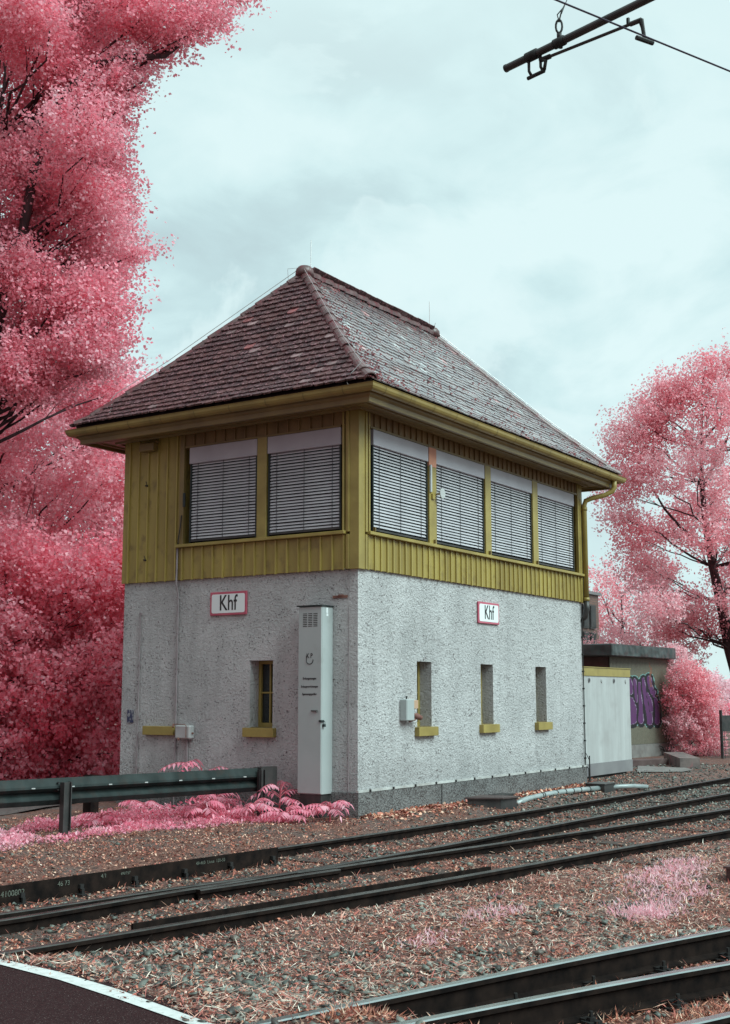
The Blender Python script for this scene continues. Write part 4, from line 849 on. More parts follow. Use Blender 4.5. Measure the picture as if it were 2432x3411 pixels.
# ------------------------------------------------------------------ things along the foot of the wall
def prism(mb, pts, z0, z1, mi=None):
    n = len(pts); mb.add([(x, y, z0) for x, y in pts]+[(x, y, z1) for x, y in pts], [tuple(range(n-1, -1, -1)), tuple(range(n, 2*n))]+[(k, (k+1) % n, n+(k+1) % n, n+k) for k in range(n)], mi)
T = thing('cable_pit', (2.75, -.5, 0), 'low dark steel cable pit with a flat lid at the foot of the right wall', 'cable pit')
mb = MB(); prism(mb, [(2.42, -.26), (2.68, -.66), (3.02, -.74), (2.98, -.22)], -.12, .09); mb.obj('box', M_dsteel, T)
mb = MB(); prism(mb, [(2.36, -.24), (2.66, -.70), (3.06, -.78), (3.02, -.20)], .092, .112); mb.obj('lid', mat('dark_brown_lid', (.05, .028, .028), (.09, .06, .058), 6, rough=.5), T)
mb = MB(); mb.box(3.35, 3.75, -.33, -.14, -.03, .075); mb.box(3.33, 3.77, -.35, -.12, .077, .09); tag(mb.obj('cable_box', M_dsteel), 'small dark green steel box behind the cable pit against the plinth', 'cable box')
T = thing('cable_pipe', (5.2, -.45, 0), 'pale grey plastic pipe lying along the foot of the right wall with black ties', 'pipe')
pp = [(3.45, -.52, -.035), (3.9, -.47, .0), (4.6, -.44, .018), (5.2, -.44, .022), (5.8, -.49, .02), (6.5, -.56, .01)]
mb = MB(); mb.tube(pp, .042, 10); mb.obj('pipe', M_pipe, T, smooth=True)
mb = MB(); mb.tube([(6.85, -.62, .01), (7.4, -.78, 0), (7.8, -.88, -.03)], .04, 10); mb.obj('pipe', M_pipe, T, smooth=True)
for x in (4.45, 4.52, 5.0, 5.3, 5.55, 5.8, 6.1):
    y = float(np.interp(x, [p[0] for p in pp], [p[1] for p in pp])); z = float(np.interp(x, [p[0] for p in pp], [p[2] for p in pp]))
    m = MB(); m.tube([(x, y, z), (x+.025, y, z)], .047, 10); m.obj('tie', M_dark, T)
mb = MB(); mb.box(6.45, 6.92, -.66, -.32, -.08, .07); mb.box(6.43, 6.94, -.68, -.30, .071, .085); tag(mb.obj('pipe_cover', M_dsteel), 'black steel cover over the pipe joint at the right end of the wall', 'pipe cover')

# ------------------------------------------------------------------ guardrail on the left
G = thing('guardrail', (-3.3, 1.8, 0), 'galvanised steel guardrail with dark posts running in from the left edge to the signal box', 'guardrail')
GA, GB = Vector((-10.5, 3.45, 0)), Vector((-.47, 1.13, 0)); gd = (GB-GA).normalized(); gn = Vector((gd.y, -gd.x, 0))   # gn towards the camera side
ZTOP = .62
wp = [(0.0, ZTOP), (.012, ZTOP-.002), (.02, ZTOP-.02), (.055, ZTOP-.085), (.06, ZTOP-.11), (.02, ZTOP-.145), (-.02, ZTOP-.16), (-.02, ZTOP-.175), (.02, ZTOP-.195), (.05, ZTOP-.225), (.052, ZTOP-.238), (.018, ZTOP-.285), (.01, ZTOP-.295)]
wp2 = [(a-.006, b) for a, b in reversed(wp)]
mb = MB(); mb.sweep(wp+wp2, densify([GA, GB-gd*.12], .8)); _b = [(a_, b_) for a_, b_ in wp]; beam = mb.obj('beam', M_beam, G, smooth=False)
for i in range(9):
    p = GA.lerp(GB, .58+i*.048)+gn*.064+Vector((0, 0, ZTOP-.10)); m = MB(); m.bar(p-gd*.022, p+gd*.022, .008, .012); m.obj('reflector', M_white, G)
def gpost(p, h, label=None, w=.10, par=G):
    m = MB(); r = gd*w/2
    for s in (-1, 1): m.bar(p+gd*s*(w/2-.006)+gn*.0+Vector((0, 0, -.1)), p+gd*s*(w/2-.006)+Vector((0, 0, h)), .012, .09, up=gn)
    m.bar(p+Vector((0, 0, -.1))+gn*.01, p+Vector((0, 0, h))+gn*.01, .088, .012, up=gn)
    return m
tpost = (Vector((-3.35, 1.80, 0))-GA).dot(gd)
for dist in (tpost-4.0, tpost):
    p = GA+gd*dist+gn*.115; gpost(p, .575).obj('post', M_dsteel, G)
    m = MB()
    for z in (ZTOP-.05, ZTOP-.13): 
        for s in (-.07, .075): q = GA+gd*(dist+s)+gn*.05+Vector((0, 0, z)); m.tube([q, q+gn*.02], .012, 6)
    m.obj('bolt', M_bolt, G)
p = GB-gd*.13+gn*.10; gpost(p, .60, w=.07).obj('post', M_dsteel, G)
m = MB(); m.bar(GB-gd*.10+Vector((0, 0, .32)), GB-gd*.10+Vector((0, 0, ZTOP+.005)), .04, .16, up=gn); m.bar(GB+gd*-.08+gn*.0+Vector((0, 0, ZTOP-.16)), GB+gd*.17+Vector((0, 0, ZTOP-.16)), .10, .34); m.obj('end_terminal', M_dsteel, G)
m = MB(); p0 = Vector((-1.58, 3.1, 0)); m.box(p0.x-.07, p0.x+.07, p0.y-.07, p0.y+.07, -.1, .50); m.box(p0.x-.075, p0.x+.075, p0.y-.075, p0.y+.075, .501, .515)
tag(m.obj('wooden_post', M_web), 'short black post standing behind the guardrail on the grey path', 'post')

# ------------------------------------------------------------------ white annex, shed, blocks, brick building
A = thing('annex_container', (9.1, 1.9, 0), 'white panelled box with ochre top band attached beyond the right end of the signal box', 'container')
x0, x1, y0, y1 = 7.5, 10.87, .57, 2.9
mb = MB(); mb.box(x0, x1, y0, y1, .277, 1.911); mb.obj('panel', M_panel, A)
mb = MB(); mb.box(x0, x1+.012, y0-.012, y1, .05, .276); mb.obj('base_panel', M_gpanel, A)
mb = MB(); mb.box(x0, x1+.015, y0-.015, y1+.01, 1.912, 2.07); mb.box(x0, x1+.03, y0-.03, y1+.02, 2.071, 2.085); mb.obj('top_band', M_mull, A)
mb = MB(); mb.box(x0, x1-.1, y0+.08, y1, -.05, .049); mb.obj('footing', M_dark, A)
for i, x in enumerate((8.80, 9.42, 10.03, 10.66)):
    m = MB(); m.tube([(x, y0-.0, 1.83), (x, y0-.014, 1.83)], .045, 14); g = m.obj('grommet', M_gpanel if i % 2 == 0 else M_white, A)
    m = MB(); m.tube([(x, y0-.0145, 1.83), (x, y0-.017, 1.83)], .026, 12); m.obj('hole', M_dsteel if i % 2 == 0 else M_panel, g)

Sh = thing('metal_shed', (17.8, 4.5, 0), 'brown corrugated metal shed with dented dark fascia and purple graffiti', 'shed')
a = Vector((15.80, 2.99, 0)); b = Vector((19.50, 2.676, 0)); dd = (b-a).normalized(); Ls = (b-a).length; nn = Vector((dd.y, -dd.x, 0))
# graffiti as paint on the corrugated sheet (strokes in wall units: distance along from 16.81, height)
def gp(zx, zy):
    u = 2050+zx*.2352; x = 16.81+(u-2097)/155*2.76; return ((x-15.80)/dd.x, 2.05-(zy-400)/700*1.23)
kx = .2352/155*2.76/dd.x; kz = 1.23/700
STROKES = [[(150, 470, 40), (215, 480, 35), (232, 560, 28), (225, 640, 32)], [(150, 740, 45), (225, 760, 45), (255, 880, 50), (245, 1030, 55), (160, 1060, 45)], [(280, 470, 26), (288, 600, 28), (300, 760, 22)],
           [(342, 510, 22), (346, 700, 30), (352, 900, 38), (350, 1040, 46)],
           [(400, 450, 25), (412, 640, 32), (440, 800, 45), (465, 900, 52), (472, 1060, 50)], [(450, 660, 20), (485, 760, 34), (500, 900, 30)],
           [(482, 440, 40), (495, 540, 40), (520, 640, 34)], [(548, 635, 28), (540, 690, 24)], [(565, 740, 26), (580, 860, 36), (580, 1000, 38), (575, 1070, 40)]]
def sdf(X, Z):
    D = []
    for st in STROKES:
        best = np.full(X.shape, 9e9)
        for (x0_, y0_, r0), (x1_, y1_, r1) in zip(st[:-1], st[1:]):
            dx, dy = x1_-x0_, y1_-y0_; t = np.clip(((X-x0_)*dx+(Z-y0_)*dy)/(dx*dx+dy*dy), 0, 1)
            d_ = np.hypot((X-x0_-t*dx)*1.35, Z-y0_-t*dy)-(r0+(r1-r0)*t)*1.2; best = np.minimum(best, d_)
        D.append(best)
    return D
nx, nz = 370, 170; X = np.linspace(0, Ls, nx); Z = np.linspace(.325, 2.50, nz)
XX, ZZ = np.meshgrid(X, Z, indexing='ij'); wv = .010*np.sin(XX*2*math.pi/.075)
V = np.stack([a.x+dd.x*XX+nn.x*wv, a.y+dd.y*XX+nn.y*wv, ZZ], -1).reshape(-1, 3)
g0 = gp(0, 0); PXX = (XX-g0[0])/kx; PZZ = (g0[1]-ZZ)/kz
D = sdf(PXX, PZZ); U_ = np.minimum.reduce(D)
cols = np.empty(XX.shape+(4,), np.float32)
rib = (.5+.5*np.sin(XX*2*math.pi/.075))[..., None]
basec = np.array([.14, .12, .09]); cols[..., :3] = basec*(.85+.3*rib)*(1+.12*RNG.standard_normal(XX.shape)[..., None]); cols[..., 3] = 1
def paint(mask, c): cols[mask, :3] = c
paint((U_ < 44), (.20, .42, .40)); paint((U_ < 36), (.012, .008, .012))
sh_ = np.minimum.reduce(sdf(PXX, PZZ-38)); paint((sh_ < 14) & (U_ >= 0), (.012, .008, .012))
for k, d_ in enumerate(D):
    later = np.minimum.reduce([q for j, q in enumerate(D) if j != k])
    paint(d_ < 6, (.012, .008, .012))
    paint(d_ < -3, (.105, .026, .11))
    hl = (d_ < -4) & (d_ > -9) & (sdf(PXX-7, PZZ)[k] < -2); paint(hl, (.34, .25, .36))
sep_ = np.sort(np.stack([np.abs(d_-0) for d_ in D]), 0); 
rust = (np.abs(PXX-500-8*np.sin(PZZ/40)) < 13) & (PZZ < 560) & (PZZ > 200) & (RNG.random(XX.shape) < .6); paint(rust, (.28, .10, .06))
F = [(0, 0, 0, 0)]
idx = (np.arange(nx-1)[:, None]*nz+np.arange(nz-1)[None]).reshape(-1); F = np.stack([idx, idx+nz, idx+nz+1, idx+1], 1)
me = bpy.data.meshes.new('corrugated_wall'); me.from_pydata((V-np.array(Sh.location)).tolist(), [], F.tolist())
at = me.attributes.new('Col', 'FLOAT_COLOR', 'POINT'); at.data.foreach_set('color', cols.reshape(-1)); me.materials.append(mat('painted_corrugated_sheet', (1, 1, 1), attr='Col', rough=.5, stain=(.10, .075, .06), sscale=3, slo=.6, shi=.8))
o = bpy.data.objects.new('corrugated_wall', me); COL.objects.link(o); o.parent = Sh; me.update()
perp = -nn; c2 = b+perp*5; d2 = a+perp*5
mb = MB(); ai = a+perp*.03+dd*.0; prism(mb, [tuple((a+perp*.03)[:2]), tuple((b+perp*.03)[:2]), tuple(c2[:2]), tuple(d2[:2])], .32, 2.5); mb.obj('wall', mat('dark_red_brown_sheet', (.06, .03, .028), (.10, .055, .05), 3), Sh)
mb = MB(); prism(mb, [tuple((a+nn*.03-dd*.02)[:2]), tuple((b+nn*.03+dd*.02)[:2]), tuple((c2+dd*.02)[:2]), tuple((d2-dd*.02)[:2])], -.2, .319); mb.obj('base', M_conc, Sh)
mb = MB(); fa = Vector((15.32, 2.72, 0)); fb = Vector((19.15, 2.47, 0)); prism(mb, [tuple(fa[:2]), tuple(fb[:2]), (19.95, 7.7), (15.6, 8.0)], 2.50, 2.80); mb.obj('fascia', M_fascia, Sh, bevel=.02)
mb = MB(); mb.bar(a+nn*.02+dd*.03+Vector((0, 0, .33)), a+nn*.02+dd*.03+Vector((0, 0, 2.49)), .05, .07); mb.bar(b+nn*.02-dd*.02+Vector((0, 0, .33)), b+nn*.02-dd*.02+Vector((0, 0, 2.49)), .03, .05); mb.obj('corner_trim', M_gpanel, Sh)
mb = MB(); q = a+dd*2.55+nn*.06
for s in (0, .09): mb.tube([q+dd*s+Vector((0, 0, .26-s)), q+dd*(s+.12)+nn*.03+Vector((0, 0, .22-s)), q+dd*(s+.17)+nn*.05+Vector((0, 0, .12-s)), q+dd*(s+.17)+nn*.05+Vector((0, 0, -.1))], .012, 6)
mb.obj('cable', M_dark, Sh)

mb = MB(); prism(mb, [(12.95, 1.42), (14.35, 1.05), (14.55, 1.35), (13.1, 1.75)], -.05, .13); tag(mb.obj('concrete_beam', mat('wet_dark_concrete', (.06, .03, .03), (.12, .08, .075), 3)), 'low dark concrete beam lying in front of the graffiti shed', 'concrete block')
mb = MB(); prism(mb, [(12.95, .30), (13.28, -.02), (15.9, 1.25), (15.6, 1.62)], -.06, .22); tag(mb.obj('concrete_block', mat('mossy_concrete', (.09, .07, .068), (.20, .15, .14), 3, 6, rough=.85, bump=.3, stain=(.30, .10, .11), sscale=4, slo=.55, shi=.7)), 'long weathered concrete block with moss right of the low beam', 'concrete block')
flat('concrete_pad', [(10.95, .50), (13.1, 1.3), (12.95, .2), (12.3, -.2), (11.5, -.25)], .026, M_conc)

Br = thing('brick_building', (27, 12, 0), 'brown brick building with dark windows behind the signal box', 'building')
mb = MB(); mb.box(22, 30.5, 9.35, 15, -.1, 5.25); mb.obj('wall', M_brick, Br)
mb = MB(); mb.box(21.9, 30.6, 9.25, 15.1, 5.251, 5.36); mb.obj('roof', M_gpanel, Br)
for z0, z1 in ((3.99, 4.86), (3.0, 3.86)):
    for x in (26.6, 27.4, 28.2, 28.86, 29.5):
        m = MB(); m.box(x+.04, x+.58, 9.28, 9.349, z0, z1); w = m.obj('window', M_dsteel, Br); m = MB(); m.box(x+.08, x+.54, 9.262, 9.279, z0+.05, z1-.05); m.obj('glass_pane', mat('grimy_glass', (.012, .012, .012), (.05, .045, .045), 2, rough=.35, spec=.2), w)

# fence at the right edge
Fe = thing('mesh_fence', (18, .7, 0), 'dark post and wire mesh fence right of the round bush', 'fence')
f0, f1 = Vector((17.72, .88, 0)), Vector((21.5, -.9, 0)); fd = (f1-f0).normalized()
for t in (0, 2.1, 4.1):
    m = MB(); p = f0+fd*t; m.bar(p+Vector((0, 0, -.1)), p+Vector((0, 0, 1.19)), .062, .062, up=(1, 0, 0)); m.obj('post', M_dsteel, Fe)
m = MB(); m.bar(f0+fd*.05+Vector((0, 0, .86)), f0+fd*4.1+Vector((0, 0, .86)), .02, .40); m.obj('dark_board', M_dsteel, Fe)
m = MB()
for z in np.arange(.04, .66, .085): m.bar(f0+fd*.05+Vector((0, 0, float(z))), f0+fd*4.1+Vector((0, 0, float(z))), .012, .012)
for t in np.arange(.1, 4.1, .3): m.bar(f0+fd*float(t)+Vector((0, 0, .0)), f0+fd*float(t)+Vector((0, 0, .66)), .01, .01, up=(1, 0, 0))
m.obj('wire_mesh', M_steel, Fe)
mb = MB(); mb.box(95, 125, 16, 30, -.1, 2.05); mb.box(94.5, 125.5, 15.5, 30.5, 2.051, 2.35, 1); 
HB = thing('distant_hall', (110, 22, 0), 'long low hall with grey blue roof on the horizon at the right edge', 'building')
h1 = MB(); h1.box(95, 150, 16, 34, -.1, 2.25); h1.obj('wall', M_conc, HB); h1 = MB(); h1.box(94.5, 150.5, 15.5, 34.5, 2.251, 2.75); h1.obj('roof', mat('blue_grey_roof', (.20, .27, .29), rough=.5), HB)

# ------------------------------------------------------------------ overhead line
O = thing('catenary_bracket', (-7.2, -9.3, 0), 'dark steel overhead line bracket with tube, steady arm and clamps at the top right', 'overhead line')
t0 = Vector((-6.43, -5.43, 5.70)); tv = (Vector((-6.72, -6.52, 5.70))-t0).normalized()
tend = t0+tv*4.0
mb = MB(); mb.tube([t0, tend], .025, 14); mb.tube([t0-tv*.002, t0+tv*.012], .027, 14); mb.obj('tube', M_dsteel, O, smooth=False)
mb = MB(); mb.tube([tend+Vector((0, 0, -7)), tend+Vector((0, 0, .9))], .09, 16); mb.obj('mast', M_dsteel, O)
sa = Vector((-6.50, -5.72, 5.645)); sb = Vector((-6.595, -6.44, 5.655))
mb = MB(); mb.tube([sa, sb], .0105, 10); mb.tube([sb-(sb-sa)*.1, sb+(sb-sa)*.005], .016, 10); mb.obj('steady_arm', M_dsteel, O)
k0 = t0+tv*.23
mb = MB(); side = Vector((1, 0, 0))
mb.tube([k0-tv*.045, k0+tv*.045], .034, 12)
for s in (-.012, .030):
    c = k0+side*s*.3+tv*(s*2.2)
    mb.tube([c+Vector((0, 0, .0)), c+Vector((0, 0, -.10)), c+Vector((.0, -.01, -.145))+tv*.012], [.011, .010, .010], 8)
mb.tube([k0+tv*-.04+Vector((0, 0, -.145)), k0+tv*.10+Vector((0, 0, -.145))], .013, 8)
mb.tube([k0+tv*.10+Vector((0, 0, -.14)), k0+tv*.115+Vector((0, 0, -.08)), sa], .012, 8); mb.tube([sa-(sb-sa)*.01, sa+(sb-sa)*.10], .017, 10)
mb.obj('hinge_clamp', M_bolt, O, smooth=True)
h0 = t0+tv*.46
mb = MB(); mb.tube([h0-tv*.04, h0+tv*.04], .033, 12); mb.tube([h0+Vector((0, 0, .02)), h0+Vector((0, 0, .06))], .017, 8); mb.tube([h0+Vector((0.02, 0, -.03)), h0+Vector((0.02, .0, .03))], .014, 8)
ringp = [h0+tv*.02*math.sin(t)+Vector((.012*math.sin(t), 0, .11-.045*math.cos(t))) for t in np.linspace(0, 2*math.pi, 14)]; mb.tube(ringp, .0075, 6, caps=False)
mb.obj('hanger_clamp', M_bolt, O, smooth=True)
mb = MB(); e = h0+Vector((0, 0, .15)); far_ = Vector((-6.37, -5.98, 6.35)); 
mb.tube([e+Vector((0, 0, -.01)), e+Vector((0, -.02, .06)), e+(far_-e)*.28], [.006, .005, .004], 6); mb.tube([e, e+Vector((.01, .015, .05)), e+(far_-e)*.22], .004, 5); mb.tube([e+(far_-e)*.1, far_+(far_-e)*2.5], .0028, 5); mb.obj('hanger_wire', M_bolt, O)
mb = MB(); w0 = Vector((-6.60, -6.50, 5.60)); mb.tube([sb+Vector((0, 0, -.0)), sb+Vector((0, -.01, -.05)), Vector((sb.x, sb.y-.02, 5.52))], [.018, .013, .012], 8); mb.tube([Vector((sb.x-.06, sb.y+.01, 5.515)), Vector((sb.x+.06, sb.y-.05, 5.515))], .015, 8)
mb.tube([sb-(sb-sa)*.12, sb-(sb-sa)*.12+Vector((0, 0, .045))], .012, 6); mb.obj('wire_clamp', M_bolt, O)
mb = MB(); wd = (Vector((-5.97, -6.80, 5.5))-Vector((-7.31, -6.23, 5.5))).normalized(); mid = Vector((-6.73, -6.46, 5.5))
mb.tube([mid-wd*12, mid, mid+wd*2+Vector((0, 0, .0)), mid+wd*30], .0058, 6); tag(mb.obj('contact_wire', mat('dark_copper_wire', (.05, .035, .06), rough=.4, metal=.5)), 'thin dark contact wire slanting across the top right corner', 'wire')

# ------------------------------------------------------------------ vegetation
def rotate_basis(tip, nrm):
    tip = tip/np.linalg.norm(tip, axis=1, keepdims=True); s = np.cross(nrm, tip); s /= np.linalg.norm(s, axis=1, keepdims=True)+1e-9
    return tip, s, np.cross(tip, s)
def leaf_verts(c, tip, nrm, size, wid=.42, fold=.18):
    tip, s, n = rotate_basis(tip, nrm); L_ = size[:, None]
    p0 = c; p2 = c+tip*L_-n*L_*.10; m_ = c+tip*L_*.42
    p1 = m_+s*L_*wid+n*L_*fold*RNG.uniform(-.4, 1, (len(c), 1)); p3 = m_-s*L_*wid+n*L_*fold*RNG.uniform(-.4, 1, (len(c), 1))
    return np.stack([p0, p1, p2, p3], 1).reshape(-1, 3)
def crown(name, lobes, matl, parent, dens, size, axis, tint0=.5, upb=.5, twig=.5, elong=1.25, loose=.09, hang=.25, shift=0.0, spray=0.0):
    lobes = [(x+.546*shift, y-.838*shift, z, rx, rz) for x, y, z, rx, rz in lobes]
    C = []; T_ = []; S_ = []; tint = []
    ax = np.array(axis)
    for (x, y, z, rx, rz) in lobes:
        n = int(dens*rx*rz*4); per = 22 if spray else 16; nt = max(4, n//per)
        d = RNG.standard_normal((nt, 3)); d /= np.linalg.norm(d, axis=1, keepdims=True)
        rad = RNG.uniform(.25, 1, nt)**.6
        base = np.array([x, y, z])+d*rad[:, None]*np.array([rx*elong, rx*elong, rz])*(.78 if spray else 1.0)
        out = base-np.array([ax[0], ax[1], z]); out[:, 2] *= .2; out /= np.linalg.norm(out, axis=1, keepdims=True)+1e-6
        td = out*(.55+spray)+d*(.55-.3*spray)+RNG.standard_normal((nt, 3))*(.30-.1*spray); td[:, 2] += upb; td /= np.linalg.norm(td, axis=1, keepdims=True)
        tl = twig*RNG.uniform(.45, 1.2, nt)*min(1.2, rx/.5)
        lt = RNG.normal(0, .11)
        tt = RNG.normal(0, .10, nt)
        t = RNG.uniform(0, 1, (nt, per)); c = base[:, None]+td[:, None]*(t*tl[:, None])[..., None]+RNG.standard_normal((nt, per, 3))*loose
        tip = td[:, None]*.5+RNG.standard_normal((nt, per, 3))*.75; tip[..., 2] -= hang
        C.append(c.reshape(-1, 3)); T_.append(tip.reshape(-1, 3)); tint.append((tint0+lt+tt[:, None]+RNG.normal(0, .16, (nt, per))).reshape(-1))
    C = np.concatenate(C); T_ = np.concatenate(T_); tint = np.clip(np.concatenate(tint), 0, 1)
    nr = RNG.standard_normal(C.shape)*.75; nr[:, 2] += .8
    V = leaf_verts(C, T_, nr, size*RNG.uniform(.6, 1.25, len(C)))
    off = np.array(parent.location)
    return npmesh(name, V-off, 4, matl, parent, {'tint': ('FLOAT', np.repeat(tint, 4))})
def wiggle(p, q, n, amp):
    p, q = Vector(p), Vector(q); return [p]+[p.lerp(q, k/n)+Vector((R(-1, 1), R(-1, 1), R(-.6, .6)))*amp for k in range(1, n)]+[q]
def limbs(trunk, trad, lobes, parent, extra=(), lr=.035, twigs=2, name='trunk'):
    mb = MB(); tp = [Vector(p) for p in trunk]
    mb.tube(tp, trad, 10)
    for (x, y, z, rx, rz) in lobes:
        c = Vector((x, y, z)); best = min(tp, key=lambda p: (p-c).length + (3 if p.z > c.z-.4 else 0))
        rr = lr*R(.6, 1.3); P_ = wiggle(best, c, 5, .14); mb.tube(P_, [rr*(1-.75*k/5)+.004 for k in range(6)], 5, caps=False)
        for _ in range(twigs):
            e = c+Vector((R(-1, 1)*rx, R(-1, 1)*rx, R(-.2, 1)*rz)); mb.tube(wiggle(P_[3], e, 3, .06), [.009, .007, .005, .003], 4, caps=False)
    for P_, r0 in extra: mb.tube(P_, [r0*(1-.6*k/(len(P_)-1)) for k in range(len(P_))], 8)
    return mb.obj(name, M_trunk, parent, smooth=True, recalc=False)
M_leafM = leafmat('warm_pink_leaf', (0.92, 0.17, 0.25), (0.98, 0.36, 0.45), (0.98, 0.62, 0.69))
LOBES['A'] += [(q[0]+R(-.35, .25), q[1]+R(-.2, .4), q[2]+R(.2, .5), q[3]*R(.8, 1.0), q[4]*R(.9, 1.15)) for q in LOBES['A'][14:] if q[2] < 14 and random.random() < .62]
At = thing('maple_tree', (1.2, 9.4, 0), 'tall pink leaved tree filling the left edge above the guardrail, one limb leaning right', 'tree')
trA = [(1.3, 9.5, 0), (1.12, 9.2, 1.63), (.9, 9.0, 3.8), (.7, 8.74, 5.8), (.55, 8.26, 8.4), (.28, 7.96, 11.0), (.14, 7.62, 13.1), (.2, 7.4, 16.5)]
limbs(trA, [.26, .22, .18, .15, .12, .09, .06, .03], LOBES['A'], At, [([(.75, 8.5, 6.6), (.1, 7.25, 7.84), (.15, 6.92, 8.79), (.12, 6.57, 10.28), (.15, 6.32, 10.97), (.27, 5.97, 11.62), (.49, 5.52, 12.02), (.73, 5.13, 12.12), (1.3, 4.8, 12.3), (1.7, 4.3, 12.9)], .10), ([(.15, 6.92, 8.79), (.6, 6.6, 9.6), (1.1, 6.2, 10.3)], .05), ([(.9, 9, 3.8), (.3, 8.4, 5.6), (.0, 7.9, 7.2), (-.3, 7.6, 9.6)], .10)])
crown('crown', LOBES['A'], M_leafA, At, 3700, .062, (.4, 8.0), upb=.5, twig=.72, shift=-.45, loose=.055, spray=.5)
Bt = thing('linden_tree', (4.4, 13.2, 0), 'paler pink tree standing behind the left end of the signal box roof', 'tree')
limbs([(4.5, 13.3, 0), (4.3, 13.1, 3), (4.2, 12.9, 5.5), (4.3, 12.8, 7.2)], [.25, .2, .14, .06], LOBES['B'], Bt, [([(4.4, 13.2, 1), (3.4, 12.4, 3), (2.9, 12, 4.6)], .09), ([(4.4, 13.2, 1.2), (5.2, 11.6, 3.2), (5.4, 11.2, 5.2)], .09)])
crown('crown', LOBES['B'], M_leafB, Bt, 1700, .085, (4.4, 13.2), upb=.5, twig=.8, tint0=.55, loose=.06, spray=.4)
Ct = thing('ivy_shrub', (2.6, 9.6, 0), 'dark crimson broad leaved shrub thicket behind the guardrail at the left wall edge', 'shrub')
limbs([(2.7, 9.8, 0), (2.6, 9.7, 1.2), (2.5, 9.8, 2.4)], [.09, .07, .04], LOBES['C'], Ct, lr=.022, name='stem')
CLOW = [q for q in LOBES['C'] if q[2] < 1.9]; CUP = [(q[0], q[1], q[2]+R(-.25, .9), q[3]*R(.9, 1.25), q[4]*R(.9, 1.3)) for q in LOBES['C'] if q[2] >= 1.3]
crown('foliage', CLOW, M_leafC, Ct, 1800, .085, (2.6, 10.6), upb=.15, twig=.3, loose=.07, hang=.7, tint0=.5)
Cu = thing('feathery_shrub', (2.9, 10.4, 0), 'loose feathery pink shrub rising above the crimson thicket towards the tall tree', 'shrub')
limbs([(2.9, 10.4, 0), (2.8, 10.3, 1.6), (2.6, 10.2, 3.0), (2.5, 10.1, 3.8)], [.08, .06, .045, .03], CUP, Cu, lr=.022, name='stem')
crown('foliage', CUP, M_leafM, Cu, 1500, .085, (2.6, 10.6), upb=.55, twig=.45, loose=.06, hang=.3, tint0=.5)
LOBES['D'] += [(23.7, 2.1, 5.2, .6, .5), (23.9, 2.0, 4.4, .55, .45), (23.0, 2.4, 6.5, .6, .5), (24.1, 1.9, 3.7, .5, .4), (23.0, 2.5, 7.6, .55, .5), (23.4, 2.3, 5.9, .5, .4)]
Dt = thing('poplar_tree', (25.4, 2.1, 0), 'big soft pink tree with dark forked trunk at the right edge', 'tree')
trD = [(25.5, 2.05, -.1), (24.9, 2.39, 1.43), (24.48, 2.63, 2.9), (24.16, 2.75, 4.29), (23.89, 2.88, 5.41), (23.61, 2.96, 6.65), (23.4, 2.95, 7.88), (23.26, 2.9, 8.9), (23.12, 2.75, 10.25)]
limbs(trD, [.26, .22, .19, .16, .13, .10, .08, .05, .03], LOBES['D'], Dt, [([(23.4, 2.97, 7.7), (23.54, 2.53, 8.65), (23.7, 2.2, 9.3)], .06), ([(23.68, 3.0, 5.93), (23.2, 3.6, 6.6), (22.88, 3.96, 7.14), (22.6, 4.3, 7.9)], .06), ([(24.1, 2.7, 4.4), (24.3, 2.2, 5.4), (24.5, 1.8, 6.4)], .06)], lr=.032)
crown('crown', LOBES['D'], M_leafD, Dt, 1500, .08, (24, 2.4), upb=.4, twig=.8, tint0=.6, loose=.07, shift=.32, spray=.5)
Et = thing('young_tree', (36.03, 10.61, 0), 'sparse pink tree with thin bare twigs rising behind the metal shed beside the brick building', 'tree')
limbs([(36.03, 10.61, 0), (36.03, 10.61, 2), (36.03, 10.61, 3.9), (36.03, 10.61, 5.6)], [.12, .10, .07, .03], LOBES['E'], Et, lr=.035, twigs=4)
crown('crown', LOBES['E'], M_leafD, Et, 420, .10, (36.03, 10.61), upb=.45, twig=.7, tint0=.5)
Ft = thing('flowering_shrub', (23.5, 4.9, 0), 'light pink feathery shrub showing above the roof of the metal shed', 'shrub')
limbs([(23.5, 4.9, 0), (23.5, 4.9, 1.4), (23.5, 4.9, 2.4)], [.1, .08, .05], LOBES['F'], Ft, name='stem')
crown('foliage', LOBES['F'], M_leafD, Ft, 900, .075, (23.5, 4.9), upb=.8, twig=.4, tint0=.78, loose=.05)
Gt = thing('round_bush', (20.3, 2.6, 0), 'dense round pink bush right of the metal shed', 'bush')
limbs([(20.3, 2.6, -.05), (20.3, 2.6, .6), (20.3, 2.6, 1.3)], [.05, .04, .03], LOBES['G'], Gt, lr=.02, twigs=5, name='stem')
crown('foliage', LOBES['G'], M_leafD, Gt, 5000, .05, (20.3, 2.6), upb=.5, twig=.3, tint0=.5, loose=.035)
